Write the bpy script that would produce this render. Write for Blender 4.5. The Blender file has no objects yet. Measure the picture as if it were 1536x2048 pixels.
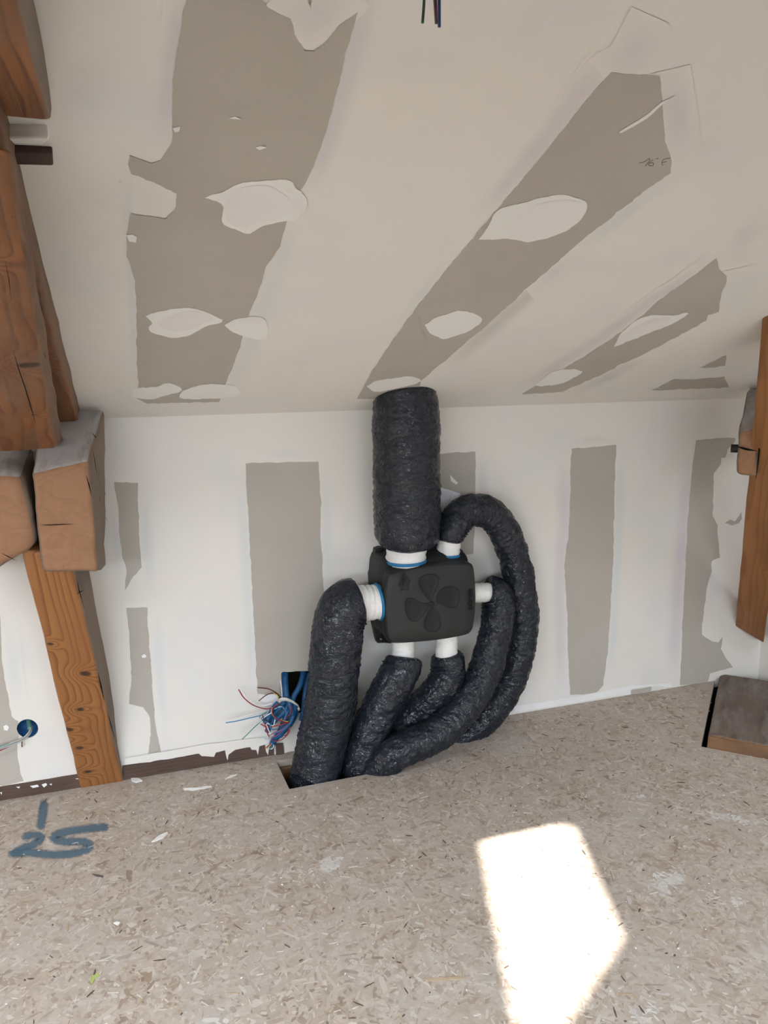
import bpy, bmesh, math, random
import numpy as np
from mathutils import Vector, Matrix, noise
from mathutils.geometry import tessellate_polygon
random.seed(7)
scene = bpy.context.scene
COL = scene.collection

# ------------------------------------------------------------------ camera
F, CX, CY = 1545.0, 768.0, 1024.0
YAW, PITCH, ROLL = math.radians(18.1), math.radians(10.6), math.radians(0.79)
SL = math.radians(19.7)                 # pitch of the sloping ceiling
CAMZ, WY, ZC = 1.325, 2.5, 1.185        # camera height, wall distance, height of the ceiling crease
TS = math.tan(SL)
_f = Vector((math.sin(YAW)*math.cos(PITCH), math.cos(YAW)*math.cos(PITCH), -math.sin(PITCH)))
_r = Vector((math.cos(YAW), -math.sin(YAW), 0)); _d = _f.cross(_r)
_r2 = math.cos(ROLL)*_r + math.sin(ROLL)*_d; _d2 = -math.sin(ROLL)*_r + math.cos(ROLL)*_d
EYE = Vector((0, 0, CAMZ))
cam = bpy.data.cameras.new('camera'); cob = bpy.data.objects.new('camera', cam); COL.objects.link(cob)
cam.sensor_fit = 'HORIZONTAL'; cam.sensor_width = 36.0; cam.lens = F/1536*36.0; cam.clip_start = .02
m3 = Matrix((_r2, -_d2, -_f)).transposed()
cob.matrix_world = Matrix.Translation(EYE) @ m3.to_4x4()
scene.camera = cob

# ------------------------------------------------------------------ sky, sun, exposure
w = bpy.data.worlds.new('sky'); scene.world = w; w.use_nodes = True
bg = w.node_tree.nodes['Background']; bg.inputs[0].default_value = (.80, .90, 1.0, 1); bg.inputs[1].default_value = 12.0
HX, HY = -.80, .30                      # sun travel per metre of fall
sd = Vector((HX, HY, -1)).normalized()
sun = bpy.data.lights.new('sun', 'SUN'); so = bpy.data.objects.new('sun', sun); COL.objects.link(so)
sun.energy = 30.0; sun.angle = math.radians(1.6); sun.color = (1, .95, .87)
so.rotation_euler = sd.to_track_quat('-Z', 'Y').to_euler(); so.location = (3, -3, 5)
scene.view_settings.view_transform = 'Standard'; scene.view_settings.look = 'None'
scene.view_settings.gamma = 1.0; scene.view_settings.use_curve_mapping = False
scene.view_settings.exposure = 0.47
try:
    scene.cycles.use_denoising = True
    scene.cycles.max_bounces = 7; scene.cycles.diffuse_bounces = 4; scene.cycles.glossy_bounces = 3; scene.cycles.transparent_max_bounces = 16
    scene.cycles.sample_clamp_indirect = 6.0; scene.cycles.adaptive_threshold = .08; scene.cycles.adaptive_min_samples = 12; scene.cycles.use_adaptive_sampling = True
except Exception: pass

# ------------------------------------------------------------------ pixel -> place
def ray(x, y): return (_r2*((x-CX)/F) + _d2*((y-CY)/F) + _f)
def PW(x, y, off=0.0):                   # point on a plane parallel to the knee wall, off metres in front of it
    r = ray(x, y); return EYE + r*((WY-off)/r.y)
def PF(x, y, z=0.0):
    r = ray(x, y); return EYE + r*((z-CAMZ)/r.z)
NS = Vector((0, -math.sin(SL), -math.cos(SL)))     # ceiling normal, into the room
def PS(x, y, off=0.0):
    r = ray(x, y); p0 = Vector((0, WY, ZC)) + NS*off
    return EYE + r*((p0-EYE).dot(NS)/r.dot(NS))
def PD(x, y, s):                         # plane across the corner diagonal: x + y = s
    r = ray(x, y); return EYE + r*(s/(r.x+r.y))
def zs(y): return ZC + TS*(WY-y)
def srgb(r, g, b): return tuple(((c/255+.055)/1.055)**2.4 if c > 10 else c/255/12.92 for c in (r, g, b))+(1,)

# ------------------------------------------------------------------ objects
def finish(o, label=None, cat=None, group=None, kind=None, parent=None):
    if label: o['label'] = label
    if cat: o['category'] = cat
    if group: o['group'] = group
    if kind: o['kind'] = kind
    if parent is not None: o.parent = parent
    return o
def mesh_obj(name, verts, faces, mats, mi=None, smooth=False, parent=None, attrs=None, uv=None, **kw):
    me = bpy.data.meshes.new(name)
    me.from_pydata([tuple(v) for v in verts], [], faces)
    for m in (mats if isinstance(mats, (list, tuple)) else [mats]): me.materials.append(m)
    if mi is not None: me.polygons.foreach_set('material_index', mi)
    if smooth: me.polygons.foreach_set('use_smooth', [True]*len(me.polygons))
    for an, (ty, data) in (attrs or {}).items():
        a = me.attributes.new(an, ty, 'POINT')
        if ty == 'FLOAT': a.data.foreach_set('value', np.asarray(data, dtype=np.float32).ravel())
        else: a.data.foreach_set('vector', np.asarray(data, dtype=np.float32).ravel())
    if uv is not None:
        l = me.uv_layers.new(name='uv'); idx = np.empty(len(me.loops), dtype=np.int32); me.loops.foreach_get('vertex_index', idx)
        l.data.foreach_set('uv', np.asarray(uv, dtype=np.float32)[idx].ravel())
    me.validate(); me.update()
    o = bpy.data.objects.new(name, me); COL.objects.link(o)
    return finish(o, parent=parent, **kw)
def empty(name, loc=(0, 0, 0), **kw):
    o = bpy.data.objects.new(name, None); COL.objects.link(o); o.empty_display_size = .05
    return finish(o, **kw)

# ------------------------------------------------------------------ materials
class NT:
    def __init__(s, name):
        s.m = bpy.data.materials.new(name); s.m.use_nodes = True; s.t = s.m.node_tree
        s.b = s.t.nodes['Principled BSDF']; s.out = s.t.nodes['Material Output']
    def n(s, ty, **kw):
        nd = s.t.nodes.new(ty)
        for k, v in kw.items():
            if k.startswith('i_'):
                k2 = k[2:]; k2 = int(k2) if k2.isdigit() else k2
                s.set(nd.inputs[k2], v)
            else: setattr(nd, k, v)
        return nd
    def set(s, sock, v):
        if hasattr(v, 'is_output') or isinstance(v, bpy.types.NodeSocket): s.t.links.new(v, sock)
        elif isinstance(v, bpy.types.Node): s.t.links.new(v.outputs[0], sock)
        else: sock.default_value = v
    def math(s, op, a, b=0.0, c=None):
        nd = s.n('ShaderNodeMath', operation=op); s.set(nd.inputs[0], a); s.set(nd.inputs[1], b)
        if c is not None: s.set(nd.inputs[2], c)
        return nd.outputs[0]
    def mix(s, fac, a, b, blend='MIX'):
        nd = s.n('ShaderNodeMix', data_type='RGBA', blend_type=blend); s.set(nd.inputs[0], fac); s.set(nd.inputs[6], a); s.set(nd.inputs[7], b)
        return nd.outputs[2]
    def ramp(s, fac, stops, interp='LINEAR'):
        nd = s.n('ShaderNodeValToRGB'); s.set(nd.inputs[0], fac); cr = nd.color_ramp; cr.interpolation = interp
        while len(cr.elements) < len(stops): cr.elements.new(.5)
        for e, (p, c) in zip(cr.elements, stops): e.position = p; e.color = c if len(c) == 4 else tuple(c)+(1,)
        return nd.outputs[0]
    def vmath(s, op, a, b=(0, 0, 0)):
        nd = s.n('ShaderNodeVectorMath', operation=op); s.set(nd.inputs[0], a); s.set(nd.inputs[1], b); return nd.outputs[0]
    def noise(s, vec, scale, detail=3.0, rough=.55, dist=0.0):
        nd = s.n('ShaderNodeTexNoise'); s.set(nd.inputs['Vector'], vec); nd.inputs['Scale'].default_value = scale
        nd.inputs['Detail'].default_value = detail; nd.inputs['Roughness'].default_value = rough; nd.inputs['Distortion'].default_value = dist
        return nd.outputs[0]
    def bump(s, h, strength, dist=.01, normal=None):
        nd = s.n('ShaderNodeBump'); s.set(nd.inputs['Height'], h); nd.inputs['Strength'].default_value = strength; nd.inputs['Distance'].default_value = dist
        if normal is not None: s.set(nd.inputs['Normal'], normal)
        return nd.outputs[0]
    def geo(s): return s.n('ShaderNodeNewGeometry').outputs['Position']
    def attr(s, name): return s.n('ShaderNodeAttribute', attribute_name=name)
    def done(s, color=None, rough=None, normal=None, spec=None, metal=None):
        if color is not None: s.set(s.b.inputs['Base Color'], color)
        if rough is not None: s.set(s.b.inputs['Roughness'], rough)
        if normal is not None: s.set(s.b.inputs['Normal'], normal)
        if spec is not None: s.b.inputs['Specular IOR Level'].default_value = spec
        if metal is not None: s.b.inputs['Metallic'].default_value = metal
        return s.m

def plain(name, col, rough=.6, spec=.4, metal=0, var=.12, scale=40):
    t = NT(name); p = t.geo(); f = t.noise(p, scale, 4)
    c = t.mix(t.math('MULTIPLY', f, 1.0), tuple(x*(1-var) for x in col[:3])+(1,), tuple(min(1, x*(1+var)) for x in col[:3])+(1,))
    return t.done(c, rough, spec=spec, metal=metal)

COMP = ((.79, .755, .70, 1), (.80, .77, .725, 1), (.76, .745, .725, 1))
def comp_col(t, p, a, b, c):
    f = t.noise(p, 1.7, 2, .5); g = t.noise(p, 5.0, 2, .5)
    col = t.mix(t.ramp(f, [(.38, (0, 0, 0)), (.62, (1, 1, 1))]), a, b)
    return t.mix(t.ramp(g, [(.52, (0, 0, 0)), (.7, (1, 1, 1))]), col, c)
def compound_mat(name, a, b, c):
    t = NT(name); return t.done(comp_col(t, t.geo(), a, b, c), .8, spec=.25)
M_COMP = compound_mat('joint_compound', *COMP)
M_BLOB = compound_mat('filler_spot', (.84, .835, .805, 1), (.82, .815, .79, 1), (.80, .78, .77, 1))
M_BLOB2 = compound_mat('second_filler_coat', (.80, .765, .755, 1), (.83, .80, .79, 1), (.85, .84, .82, 1))
M_WHITE = compound_mat('fresh_filler', (.88, .875, .865, 1), (.86, .855, .85, 1), (.83, .82, .82, 1))

def paper_mat():
    t = NT('plasterboard_paper'); p = t.geo()
    f = t.noise(p, 3, 5, .6); g = t.noise(p, 260, 3, .7)
    col = t.mix(t.ramp(f, [(.3, (0, 0, 0)), (.7, (1, 1, 1))]), (.415, .38, .33, 1), (.47, .435, .385, 1))
    col = t.mix(t.math('MULTIPLY', g, .45), col, (.56, .53, .48, 1))
    return t.done(col, .9, spec=.15)
M_PAPER = paper_mat()

def soft_mat(name, col, amax=1.0):
    t = NT(name); p = t.geo(); a = t.attr('alpha').outputs['Fac']
    base = comp_col(t, p, *COMP)
    n = t.noise(p, 9, 2, .6)
    fac = t.math('MULTIPLY', t.math('MULTIPLY', a, amax), t.math('ADD', .6, t.math('MULTIPLY', n, .8)))
    return t.done(t.mix(t.n('ShaderNodeClamp', i_0=fac).outputs[0], base, col), .8, spec=.25)
M_LAV = soft_mat('thin_compound_mauve', (.68, .635, .645, 1), .9)
M_COOL = soft_mat('thin_compound_cool', (.70, .715, .70, 1), .9)
M_GRN = soft_mat('thin_compound_grey', (.60, .585, .55, 1), .8)

def wood_mat(name, light, dark, stain, freq=55, x0=(.0, .03), knots=(), grey=None, greyamt=0.0, rough=.55, dist=1.0, spec=.35):
    t = NT(name); co = t.attr('wood_co').outputs['Vector']
    sep = t.n('ShaderNodeSeparateXYZ', i_0=co)
    x, y, z = sep.outputs
    sc = t.vmath('MULTIPLY', co, (2.2, 9, 9))
    n1 = t.noise(sc, 1.0, 2, .5)
    yy = t.math('ADD', y, x0[0]); zz = t.math('ADD', z, x0[1])
    r = t.math('SQRT', t.math('ADD', t.math('MULTIPLY', yy, yy), t.math('MULTIPLY', zz, zz)))
    ph = t.math('ADD', t.math('MULTIPLY', r, freq), t.math('MULTIPLY', n1, 3.2*dist))
    kd = None
    for (kx, ky, kz, ks) in knots:
        d = t.vmath('MULTIPLY', t.vmath('SUBTRACT', co, (kx, ky, kz)), (1.25, .75, .5))
        l = t.n('ShaderNodeVectorMath', operation='LENGTH', i_0=d).outputs['Value']
        g = t.math('POWER', 2.718, t.math('MULTIPLY', t.math('MULTIPLY', l, l), -1/(ks*2.2)**2))
        ph = t.math('ADD', ph, t.math('MULTIPLY', g, 3.0))
        k = t.n('ShaderNodeMapRange', interpolation_type='SMOOTHSTEP', i_0=l, i_1=ks*.45, i_2=ks*.95, i_3=1.0, i_4=0.0).outputs[0]
        kd = k if kd is None else t.math('MAXIMUM', kd, k)
    fr = t.math('FRACT', ph)
    ringf = t.ramp(fr, [(0, (0, 0, 0)), (.55, (.25, .25, .25)), (.86, (1, 1, 1)), (1, (0, 0, 0))])
    fine = t.noise(t.vmath('MULTIPLY', co, (5, 160, 160)), 1.0, 3, .6)
    big = t.noise(t.vmath('MULTIPLY', co, (3, 11, 11)), 1.0, 4, .6)
    c = t.mix(t.math('MULTIPLY', ringf, .78), light, dark)
    c = t.mix(t.math('MULTIPLY', fine, .45), c, dark)
    c = t.mix(t.ramp(big, [(.45, (0, 0, 0)), (.75, (.85, .85, .85))]), c, stain)
    if grey is not None:
        gn = t.noise(t.vmath('MULTIPLY', co, (4, 14, 14)), 1.0, 5, .7)
        lo = .75-greyamt*.6
        c = t.mix(t.ramp(gn, [(lo-.12, (0, 0, 0)), (lo+.12, (1, 1, 1))]), c, grey)
    if kd is not None: c = t.mix(t.math('MULTIPLY', kd, .88), c, (.035, .022, .015, 1))
    h = t.math('ADD', t.math('MULTIPLY', fine, .6), t.math('MULTIPLY', big, .8))
    return t.done(c, rough, t.bump(h, .35, .004), spec)

PINE = (.40, .18, .06, 1); PINED = (.15, .052, .016, 1); STAIN = (.26, .105, .038, 1); GREYW = (.225, .17, .13, 1)

# ------------------------------------------------------------------ geometry helpers
def hexa(name, c8, mats=None, mi=None, axis=0, div=(14, 6, 6), rnd=.01, amp=.003, nsc=9.0, seed=0, parent=None, **kw):
    """c8[u][v][w] corners; surface grid with rounded, slightly uneven edges. mi: material per face (-u,+u,-v,+v,-w,+w)."""
    C = [[[Vector(c8[u][v][k]) for k in (0, 1)] for v in (0, 1)] for u in (0, 1)]
    L = [0, 0, 0]
    L[0] = sum((C[1][v][k]-C[0][v][k]).length for v in (0, 1) for k in (0, 1))/4
    L[1] = sum((C[u][1][k]-C[u][0][k]).length for u in (0, 1) for k in (0, 1))/4
    L[2] = sum((C[u][v][1]-C[u][v][0]).length for u in (0, 1) for v in (0, 1))/4
    rnd = min(rnd, min(L)*.45)
    def params(n, l):
        e = rnd/l
        return sorted(set([0, e*.3, e*.65, e]+[e+(1-2*e)*i/n for i in range(1, n)]+[1-e, 1-e*.65, 1-e*.3, 1]))
    G = [params(div[i], L[i]) for i in range(3)]
    vid, V, W, Fc, FM = {}, [], [], [], []
    cen = sum((C[u][v][k] for u in (0, 1) for v in (0, 1) for k in (0, 1)), Vector())/8
    def vert(i, j, k):
        key = (i, j, k)
        if key in vid: return vid[key]
        p = [G[0][i]*L[0], G[1][j]*L[1], G[2][k]*L[2]]
        q = [min(max(p[a], rnd), L[a]-rnd) for a in range(3)]
        d = Vector([p[a]-q[a] for a in range(3)])
        if d.length > 1e-9: p2 = Vector(q)+d.normalized()*rnd if sum(abs(x) > 1e-9 for x in d) > 1 else Vector(q)+d
        else: p2 = Vector(q)
        u, v, k2 = (p2[a]/L[a] for a in range(3))
        P = Vector()
        for a in (0, 1):
            for b in (0, 1):
                for c in (0, 1): P += C[a][b][c]*((u if a else 1-u)*(v if b else 1-v)*(k2 if c else 1-k2))
        if amp:
            o = Vector((seed*3.1, seed*1.7, 0)); st = P*nsc+o; st2 = P*nsc*3.5+o
            P = P + noise.noise_vector(st)*amp + noise.noise_vector(st2)*amp*.35
        vid[key] = len(V); V.append(P)
        wc = [p2[0], p2[1]-L[1]/2, p2[2]-L[2]/2]
        if axis == 1: wc = [p2[1], p2[0]-L[0]/2, p2[2]-L[2]/2]
        if axis == 2: wc = [p2[2], p2[0]-L[0]/2, p2[1]-L[1]/2]
        W.append(wc); return vid[key]
    n = [len(g)-1 for g in G]
    def face(a, side):
        b, c = [(1, 2), (2, 0), (0, 1)][a]
        for s in range(n[b]):
            for t in range(n[c]):
                q = []
                for (ds, dt) in ((0, 0), (1, 0), (1, 1), (0, 1)):
                    ix = [0, 0, 0]; ix[a] = n[a] if side else 0; ix[b] = s+ds; ix[c] = t+dt; q.append(vert(*ix))
                Fc.append(q if side else q[::-1]); FM.append((mi or [0]*6)[a*2+side])
    for a in range(3):
        for side in (0, 1): face(a, side)
    o = mesh_obj(name, V, Fc, mats, FM, True, parent, {'wood_co': ('FLOAT_VECTOR', W)}, **kw)
    # keep outward facing whatever handedness the corners had
    bm = bmesh.new(); bm.from_mesh(o.data); bmesh.ops.recalc_face_normals(bm, faces=bm.faces); bm.to_mesh(o.data); bm.free()
    return o
def boxc(x0, x1, y0, y1, z0, z1):
    return [[[(x, y, z) for z in (z0, z1)] for y in (y0, y1)] for x in (x0, x1)]

def catmull(pts, ds):
    pts = [Vector(p) for p in pts]; P = [pts[0]*2-pts[1]]+pts+[pts[-1]*2-pts[-2]]; out = []
    for i in range(1, len(P)-2):
        a, b, c, d = P[i-1:i+3]; n = max(2, int((c-b).length/ds*3))
        for k in range(n):
            t = k/n; out.append(.5*((2*b)+(c-a)*t+(2*a-5*b+4*c-d)*t*t+(3*b-a-3*c+d)*t**3))
    out.append(pts[-1])
    res = [out[0]]; acc = 0
    for p, q in zip(out, out[1:]):
        L = (q-p).length
        while L > 1e-9 and acc+L >= ds:
            t = (ds-acc)/L; p = p+(q-p)*t; res.append(p.copy()); L = (q-p).length; acc = 0
        acc += L
    if (res[-1]-out[-1]).length > ds*.3: res.append(out[-1])
    return res
def sweep(name, pts, rad, mat, ds=.005, nseg=12, disp=None, parent=None, cap=True, up=None, **kw):
    path = catmull(pts, ds); n = len(path)
    tan = [(path[min(i+1, n-1)]-path[max(i-1, 0)]).normalized() for i in range(n)]
    nrm = tan[0].orthogonal().normalized() if up is None else (up-tan[0]*up.dot(tan[0])).normalized()
    V, uv, s = [], [], 0.0; tot = sum((path[i+1]-path[i]).length for i in range(n-1))
    curv = []
    for i in range(n):
        a, b = tan[max(i-3, 0)], tan[min(i+3, n-1)]; dl = (path[min(i+3, n-1)]-path[max(i-3, 0)]).length
        curv.append((b-a)/max(dl, 1e-6))
    for i in range(n):
        if i: s += (path[i]-path[i-1]).length; nrm = (nrm-tan[i]*nrm.dot(tan[i])).normalized()
        bn = tan[i].cross(nrm)
        r = rad(s, tot) if callable(rad) else rad
        for k in range(nseg):
            th = 2*math.pi*k/nseg; d = nrm*math.cos(th)+bn*math.sin(th)
            rr = r
            if disp: rr = r+disp(s, tot, th, d, path[i]+d*r, curv[i], r)
            V.append(path[i]+d*rr); uv.append((s, th/(2*math.pi)))
    Fc = [[i*nseg+k, i*nseg+(k+1) % nseg, (i+1)*nseg+(k+1) % nseg, (i+1)*nseg+k] for i in range(n-1) for k in range(nseg)]
    if cap:
        V.append(path[0]); uv.append((0, 0)); V.append(path[-1]); uv.append((tot, 0)); a, b = len(V)-2, len(V)-1
        Fc += [[a, (k+1) % nseg, k] for k in range(nseg)]+[[b, (n-1)*nseg+k, (n-1)*nseg+(k+1) % nseg] for k in range(nseg)]
    return mesh_obj(name, V, Fc, mat, None, True, parent, uv=uv, **kw)

def fillpoly(loops):
    tri = tessellate_polygon([[Vector(p) for p in l] for l in loops]); return [list(t) for t in tri]
def jag(px, amp=1.5, step=7, closed=True, seed=0):
    out = []; n = len(px)
    for i in range(n if closed else n-1):
        a, b = px[i], px[(i+1) % n]; L = math.hypot(b[0]-a[0], b[1]-a[1]); k = max(1, int(L/step))
        for j in range(k):
            t = j/k; x, y = a[0]+(b[0]-a[0])*t, a[1]+(b[1]-a[1])*t
            v = noise.noise_vector(Vector((x*.06+seed, y*.06, 0)))+noise.noise_vector(Vector((x*.3, y*.3, seed)))*.7
            out.append((x+v.x*amp, y+v.y*amp))
    if not closed: out.append(px[-1])
    return out
def patch(name, px, plane, mat, h=.0008, amp=1.3, parent=None, seed=0, base=0.0, smooth=False, **kw):
    """thin layer with a ragged outline lying on a wall, ceiling or floor plane"""
    if smooth:
        P_ = [Vector((x, y, 0)) for x, y in px]; px = [(p.x, p.y) for p in catmull(P_+[P_[0]], 6)[:-1]]
    q = jag(px, amp, seed=seed)
    top = [plane(x, y, h) for x, y in q]; bot = [plane(x, y, base) for x, y in q]; n = len(q)
    tri = fillpoly([[Vector((x, y, 0)) for x, y in q]])
    fc = list(tri)+[[i, (i+1) % n, n+(i+1) % n, n+i] for i in range(n)]
    # orient the visible side to the camera
    a, b, c = (top[i] for i in tri[0])
    if (b-a).cross(c-a).dot(EYE-a) < 0: fc = [f[::-1] for f in fc[:len(tri)]]+fc[len(tri):]
    return mesh_obj(name, top+bot, fc, mat, parent=parent, **kw)
BANDN = [0]
def band(name, px, width, plane, mat, h=.0005, parent=None, prof=(0, .3, .8, 1, .8, .3, 0), **kw):
    """feathered stroke of thin compound along a pixel path"""
    BANDN[0] += 1; h = .0003+.00004*(BANDN[0] % 16)
    q = jag(px, 1.5, 25, False); m = len(prof); V, al, Fc = [], [], []
    width = [x*1.35 for x in width] if isinstance(width, (list, tuple)) else width*1.35
    wd = width if isinstance(width, (list, tuple)) else (width, width)
    for i, (x, y) in enumerate(q):
        a, b = q[max(i-1, 0)], q[min(i+1, len(q)-1)]; tx, ty = b[0]-a[0], b[1]-a[1]; l = math.hypot(tx, ty) or 1
        nx, ny = -ty/l, tx/l; t = i/(len(q)-1); ww = wd[0]+(wd[1]-wd[0])*t
        end = min(1, min(i, len(q)-1-i)/3)
        for k in range(m):
            o = (k/(m-1)-.5)*ww; V.append(plane(x+nx*o, y+ny*o, h)); al.append(prof[k]*end)
    for i in range(len(q)-1):
        for k in range(m-1): Fc.append([i*m+k, i*m+k+1, (i+1)*m+k+1, (i+1)*m+k])
    return mesh_obj(name, V, Fc, mat, parent=parent, attrs={'alpha': ('FLOAT', al)}, kind='stuff', **kw)
FL = lambda x, y, h=0.0: PF(x, y, h)

# ================================================================== THE ROOM
XL, XR, YB = -3.2, 2.513, -2.3
YR = -.75; ZR = zs(YR)                  # ridge
# --- floor: OSB deck with a cut-out for the ducts and a notch for the corner timber
def osb_mat(name, strand):
    t = NT(name); p = t.geo()
    if strand: col = t.attr('tone').outputs['Color']
    else: col = t.mix(t.noise(p, 60, 3, .6), (.34, .27, .21, 1), (.46, .40, .33, 1))
    # plaster dust trodden into the board, thicker in blotches
    d = t.noise(p, 5.5, 6, .72)
    fac = t.math('MULTIPLY', t.ramp(d, [(.38, (.12, .12, .12)), (.58, (.6, .6, .6)), (.72, (1, 1, 1))]), .7)
    col = t.mix(fac, col, (.525, .48, .44, 1))
    return t.done(col, .62, spec=.35)
M_OSB = osb_mat('osb_board', False)
M_STRAND = osb_mat('osb_strand', True)
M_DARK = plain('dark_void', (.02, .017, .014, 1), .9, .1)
hx0, hx1, hy0, hy1 = .398, .80, 2.258, 2.452
hole = [(hx0+.008, hy0), (hx1, hy0+.006), (hx1, hy1), (hx0, hy1)]
# corner timber footprint (laid at 45 degrees into the corner)
ct = [PF(1408, 1490), PF(1424, 1350), None, None]
dv = Vector((1, 1, 0)).normalized(); dp = Vector((1, -1, 0)).normalized()
c0 = PF(1402, 1493); CTW = .24
slot = [c0, c0+dp*CTW, c0+dp*CTW+dv*1.2, c0+dv*1.2]
outer = [(XL, -.30), (XR, -.30), (XR, (slot[1]+dv*((XR-slot[1].x)/dv.x)).y), (slot[1].x, slot[1].y), (c0.x, c0.y), ((c0+dv*((WY-c0.y)/dv.y)).x, WY), (XL, WY)]  # deck stops just behind the camera to cut sunlit bounce onto the ceiling
pts = [Vector((x, y, 0)) for x, y in outer]; hp = [Vector((x, y, 0)) for x, y in hole]
V = pts+hp; tri = fillpoly([pts, hp]); nf = len(tri); Fc = [t if (V[t[1]]-V[t[0]]).cross(V[t[2]]-V[t[0]]).z > 0 else t[::-1] for t in tri]
TH = .024; nV = len(V); V = V+[v-Vector((0, 0, TH)) for v in V]
for ring in ([3, 4], [4, 5]+[], [2, 3]): Fc.append([ring[0], ring[1], nV+ring[1], nV+ring[0]])
b0 = len(pts)
for i in range(4): Fc.append([b0+i, b0+(i+1) % 4, nV+b0+(i+1) % 4, nV+b0+i])
floor = mesh_obj('floor', V, Fc, M_OSB, kind='structure')
# the pressed strands of the board surface in view
SMEARS = ([(636, 1722), (655, 1715), (690, 1718), (675, 1738), (650, 1748), (640, 1738)], [(540, 1746), (590, 1738), (625, 1740), (620, 1750), (570, 1748)], [(1396, 1622), (1440, 1624), (1490, 1636), (1536, 1642), (1536, 1650), (1470, 1640), (1400, 1634)], [(1346, 1605), (1358, 1602), (1362, 1618), (1352, 1624)],
                       [(1465, 1795), (1490, 1790), (1502, 1800), (1490, 1814), (1470, 1808)], [(782, 1672), (800, 1675), (808, 1690), (796, 1692)], [(334, 1842), (342, 1840), (345, 1868), (336, 1872)], [(392, 2042), (450, 2038), (465, 2044), (400, 2050)], [(1500, 1910), (1515, 1905), (1520, 1920), (1508, 1925)], [(1310, 1755), (1360, 1735), (1375, 1760), (1345, 1775), (1340, 1800), (1318, 1800)], [(1262, 2020), (1320, 2012), (1310, 2040), (1255, 2045)], [(1266, 1583), (1284, 1586), (1282, 1597), (1268, 1594)])
def strands():
    rng = np.random.default_rng(5); n = 64000
    x = rng.uniform(-.85, 2.5, n); y = rng.uniform(.8, 2.5, n)
    dd = (x+y-(c0.x+c0.y)); pp = (x-y)-(c0.x-c0.y)
    ok = ~((x > hx0-.03) & (x < hx1+.02) & (y > hy0-.02) & (y < hy1+.02)) & ~((dd > -.03) & (pp > -.03))
    x, y = x[ok], y[ok]; n = len(x)
    L = rng.choice([.010, .016, .025, .036, .052], n, p=[.3, .3, .22, .12, .06])*rng.uniform(.7, 1.25, n)/2
    W_ = np.minimum(rng.uniform(.0016, .0055, n)*rng.uniform(.6, 1.3, n), L*.6)
    a = rng.uniform(0, np.pi, n); c, s = np.cos(a), np.sin(a)
    big = np.arange(n) < n*.45
    L[big] *= 1.5; W_[big] *= 1.9
    pal = np.array([(.20, .125, .08), (.28, .185, .12), (.36, .265, .19), (.42, .33, .255), (.46, .375, .30), (.50, .42, .345), (.56, .49, .42), (.62, .57, .51)])
    pi = rng.choice(8, n, p=[.05, .07, .12, .2, .22, .18, .11, .05]); col = (pal[pi]*.75+np.array((.445, .37, .305))*.25)*rng.uniform(.92, 1.07, (n, 1))
    for pl in SMEARS:                    # plaster trodden into the surface
        q = [PF(*p_) for p_ in pl]; ins = np.zeros(n, bool); jx = x+rng.normal(0, .004, n); jy = y+rng.normal(0, .004, n)
        for a_, b_ in zip(q, q[1:]+q[:1]):
            cr = (a_.y > jy) != (b_.y > jy); ins ^= cr & (jx < (b_.x-a_.x)*(jy-a_.y)/((b_.y-a_.y) or 1e-9)+a_.x)
        f_ = (rng.uniform(.35, .95, n)*ins)[:, None]; col = col*(1-f_)+np.array((.70, .69, .67))*f_
    z = .0002+.0006*np.arange(n)/n
    V = np.zeros((n, 6, 3)); sh = rng.uniform(-.35, .35, n)
    for k, (u, v) in enumerate(((-1, -.5), (-.55, -1), (.8, -.9), (1, .4), (.5, 1), (-.85, .8))):
        V[:, k, 0] = x+c*L*(u+sh*v*W_/L)-s*W_*v; V[:, k, 1] = y+s*L*(u+sh*v*W_/L)+c*W_*v; V[:, k, 2] = z
    V[:, :, 1] = np.minimum(V[:, :, 1], WY)
    V = V.reshape(-1, 3); me = bpy.data.meshes.new('osb_strands')
    me.vertices.add(n*6); me.vertices.foreach_set('co', V.ravel())
    me.loops.add(n*6); me.loops.foreach_set('vertex_index', np.arange(n*6, dtype=np.int32))
    me.polygons.add(n); me.polygons.foreach_set('loop_start', np.arange(0, n*6, 6, dtype=np.int32)); me.polygons.foreach_set('loop_total', np.full(n, 6, dtype=np.int32))
    me.update(); at = me.attributes.new('tone', 'FLOAT_COLOR', 'POINT')
    cc = np.ones((n, 6, 4)); cc[:, :, :3] = col[:, None, :]; at.data.foreach_set('color', cc.ravel().astype(np.float32))
    me.materials.append(M_STRAND); o = bpy.data.objects.new('osb_strands', me); COL.objects.link(o)
    return finish(o, kind='stuff', parent=floor)
strands()
# void and joists under the deck
def box(name, x0, x1, y0, y1, z0, z1, mat, parent=None, inward=False, **kw):
    v = [(x, y, z) for x in (x0, x1) for y in (y0, y1) for z in (z0, z1)]
    f = [[0, 1, 3, 2], [4, 6, 7, 5], [0, 4, 5, 1], [2, 3, 7, 6], [0, 2, 6, 4], [1, 5, 7, 3]]
    return mesh_obj(name, v, [q[::-1] for q in f] if inward else f, mat, parent=parent, **kw)
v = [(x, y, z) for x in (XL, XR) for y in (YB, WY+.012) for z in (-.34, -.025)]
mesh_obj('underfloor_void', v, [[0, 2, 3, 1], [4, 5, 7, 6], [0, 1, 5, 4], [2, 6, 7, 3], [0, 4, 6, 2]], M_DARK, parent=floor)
M_JOIST = wood_mat('joist_wood', (.30, .19, .10, 1), (.16, .09, .045, 1), (.2, .12, .07, 1), 60)
hexa('joist', boxc(.30, hx0+.012, 1.2, 2.5, -.24, -.026), M_JOIST, axis=1, div=(3, 10, 4), rnd=.004, amp=.001, parent=floor)
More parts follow.
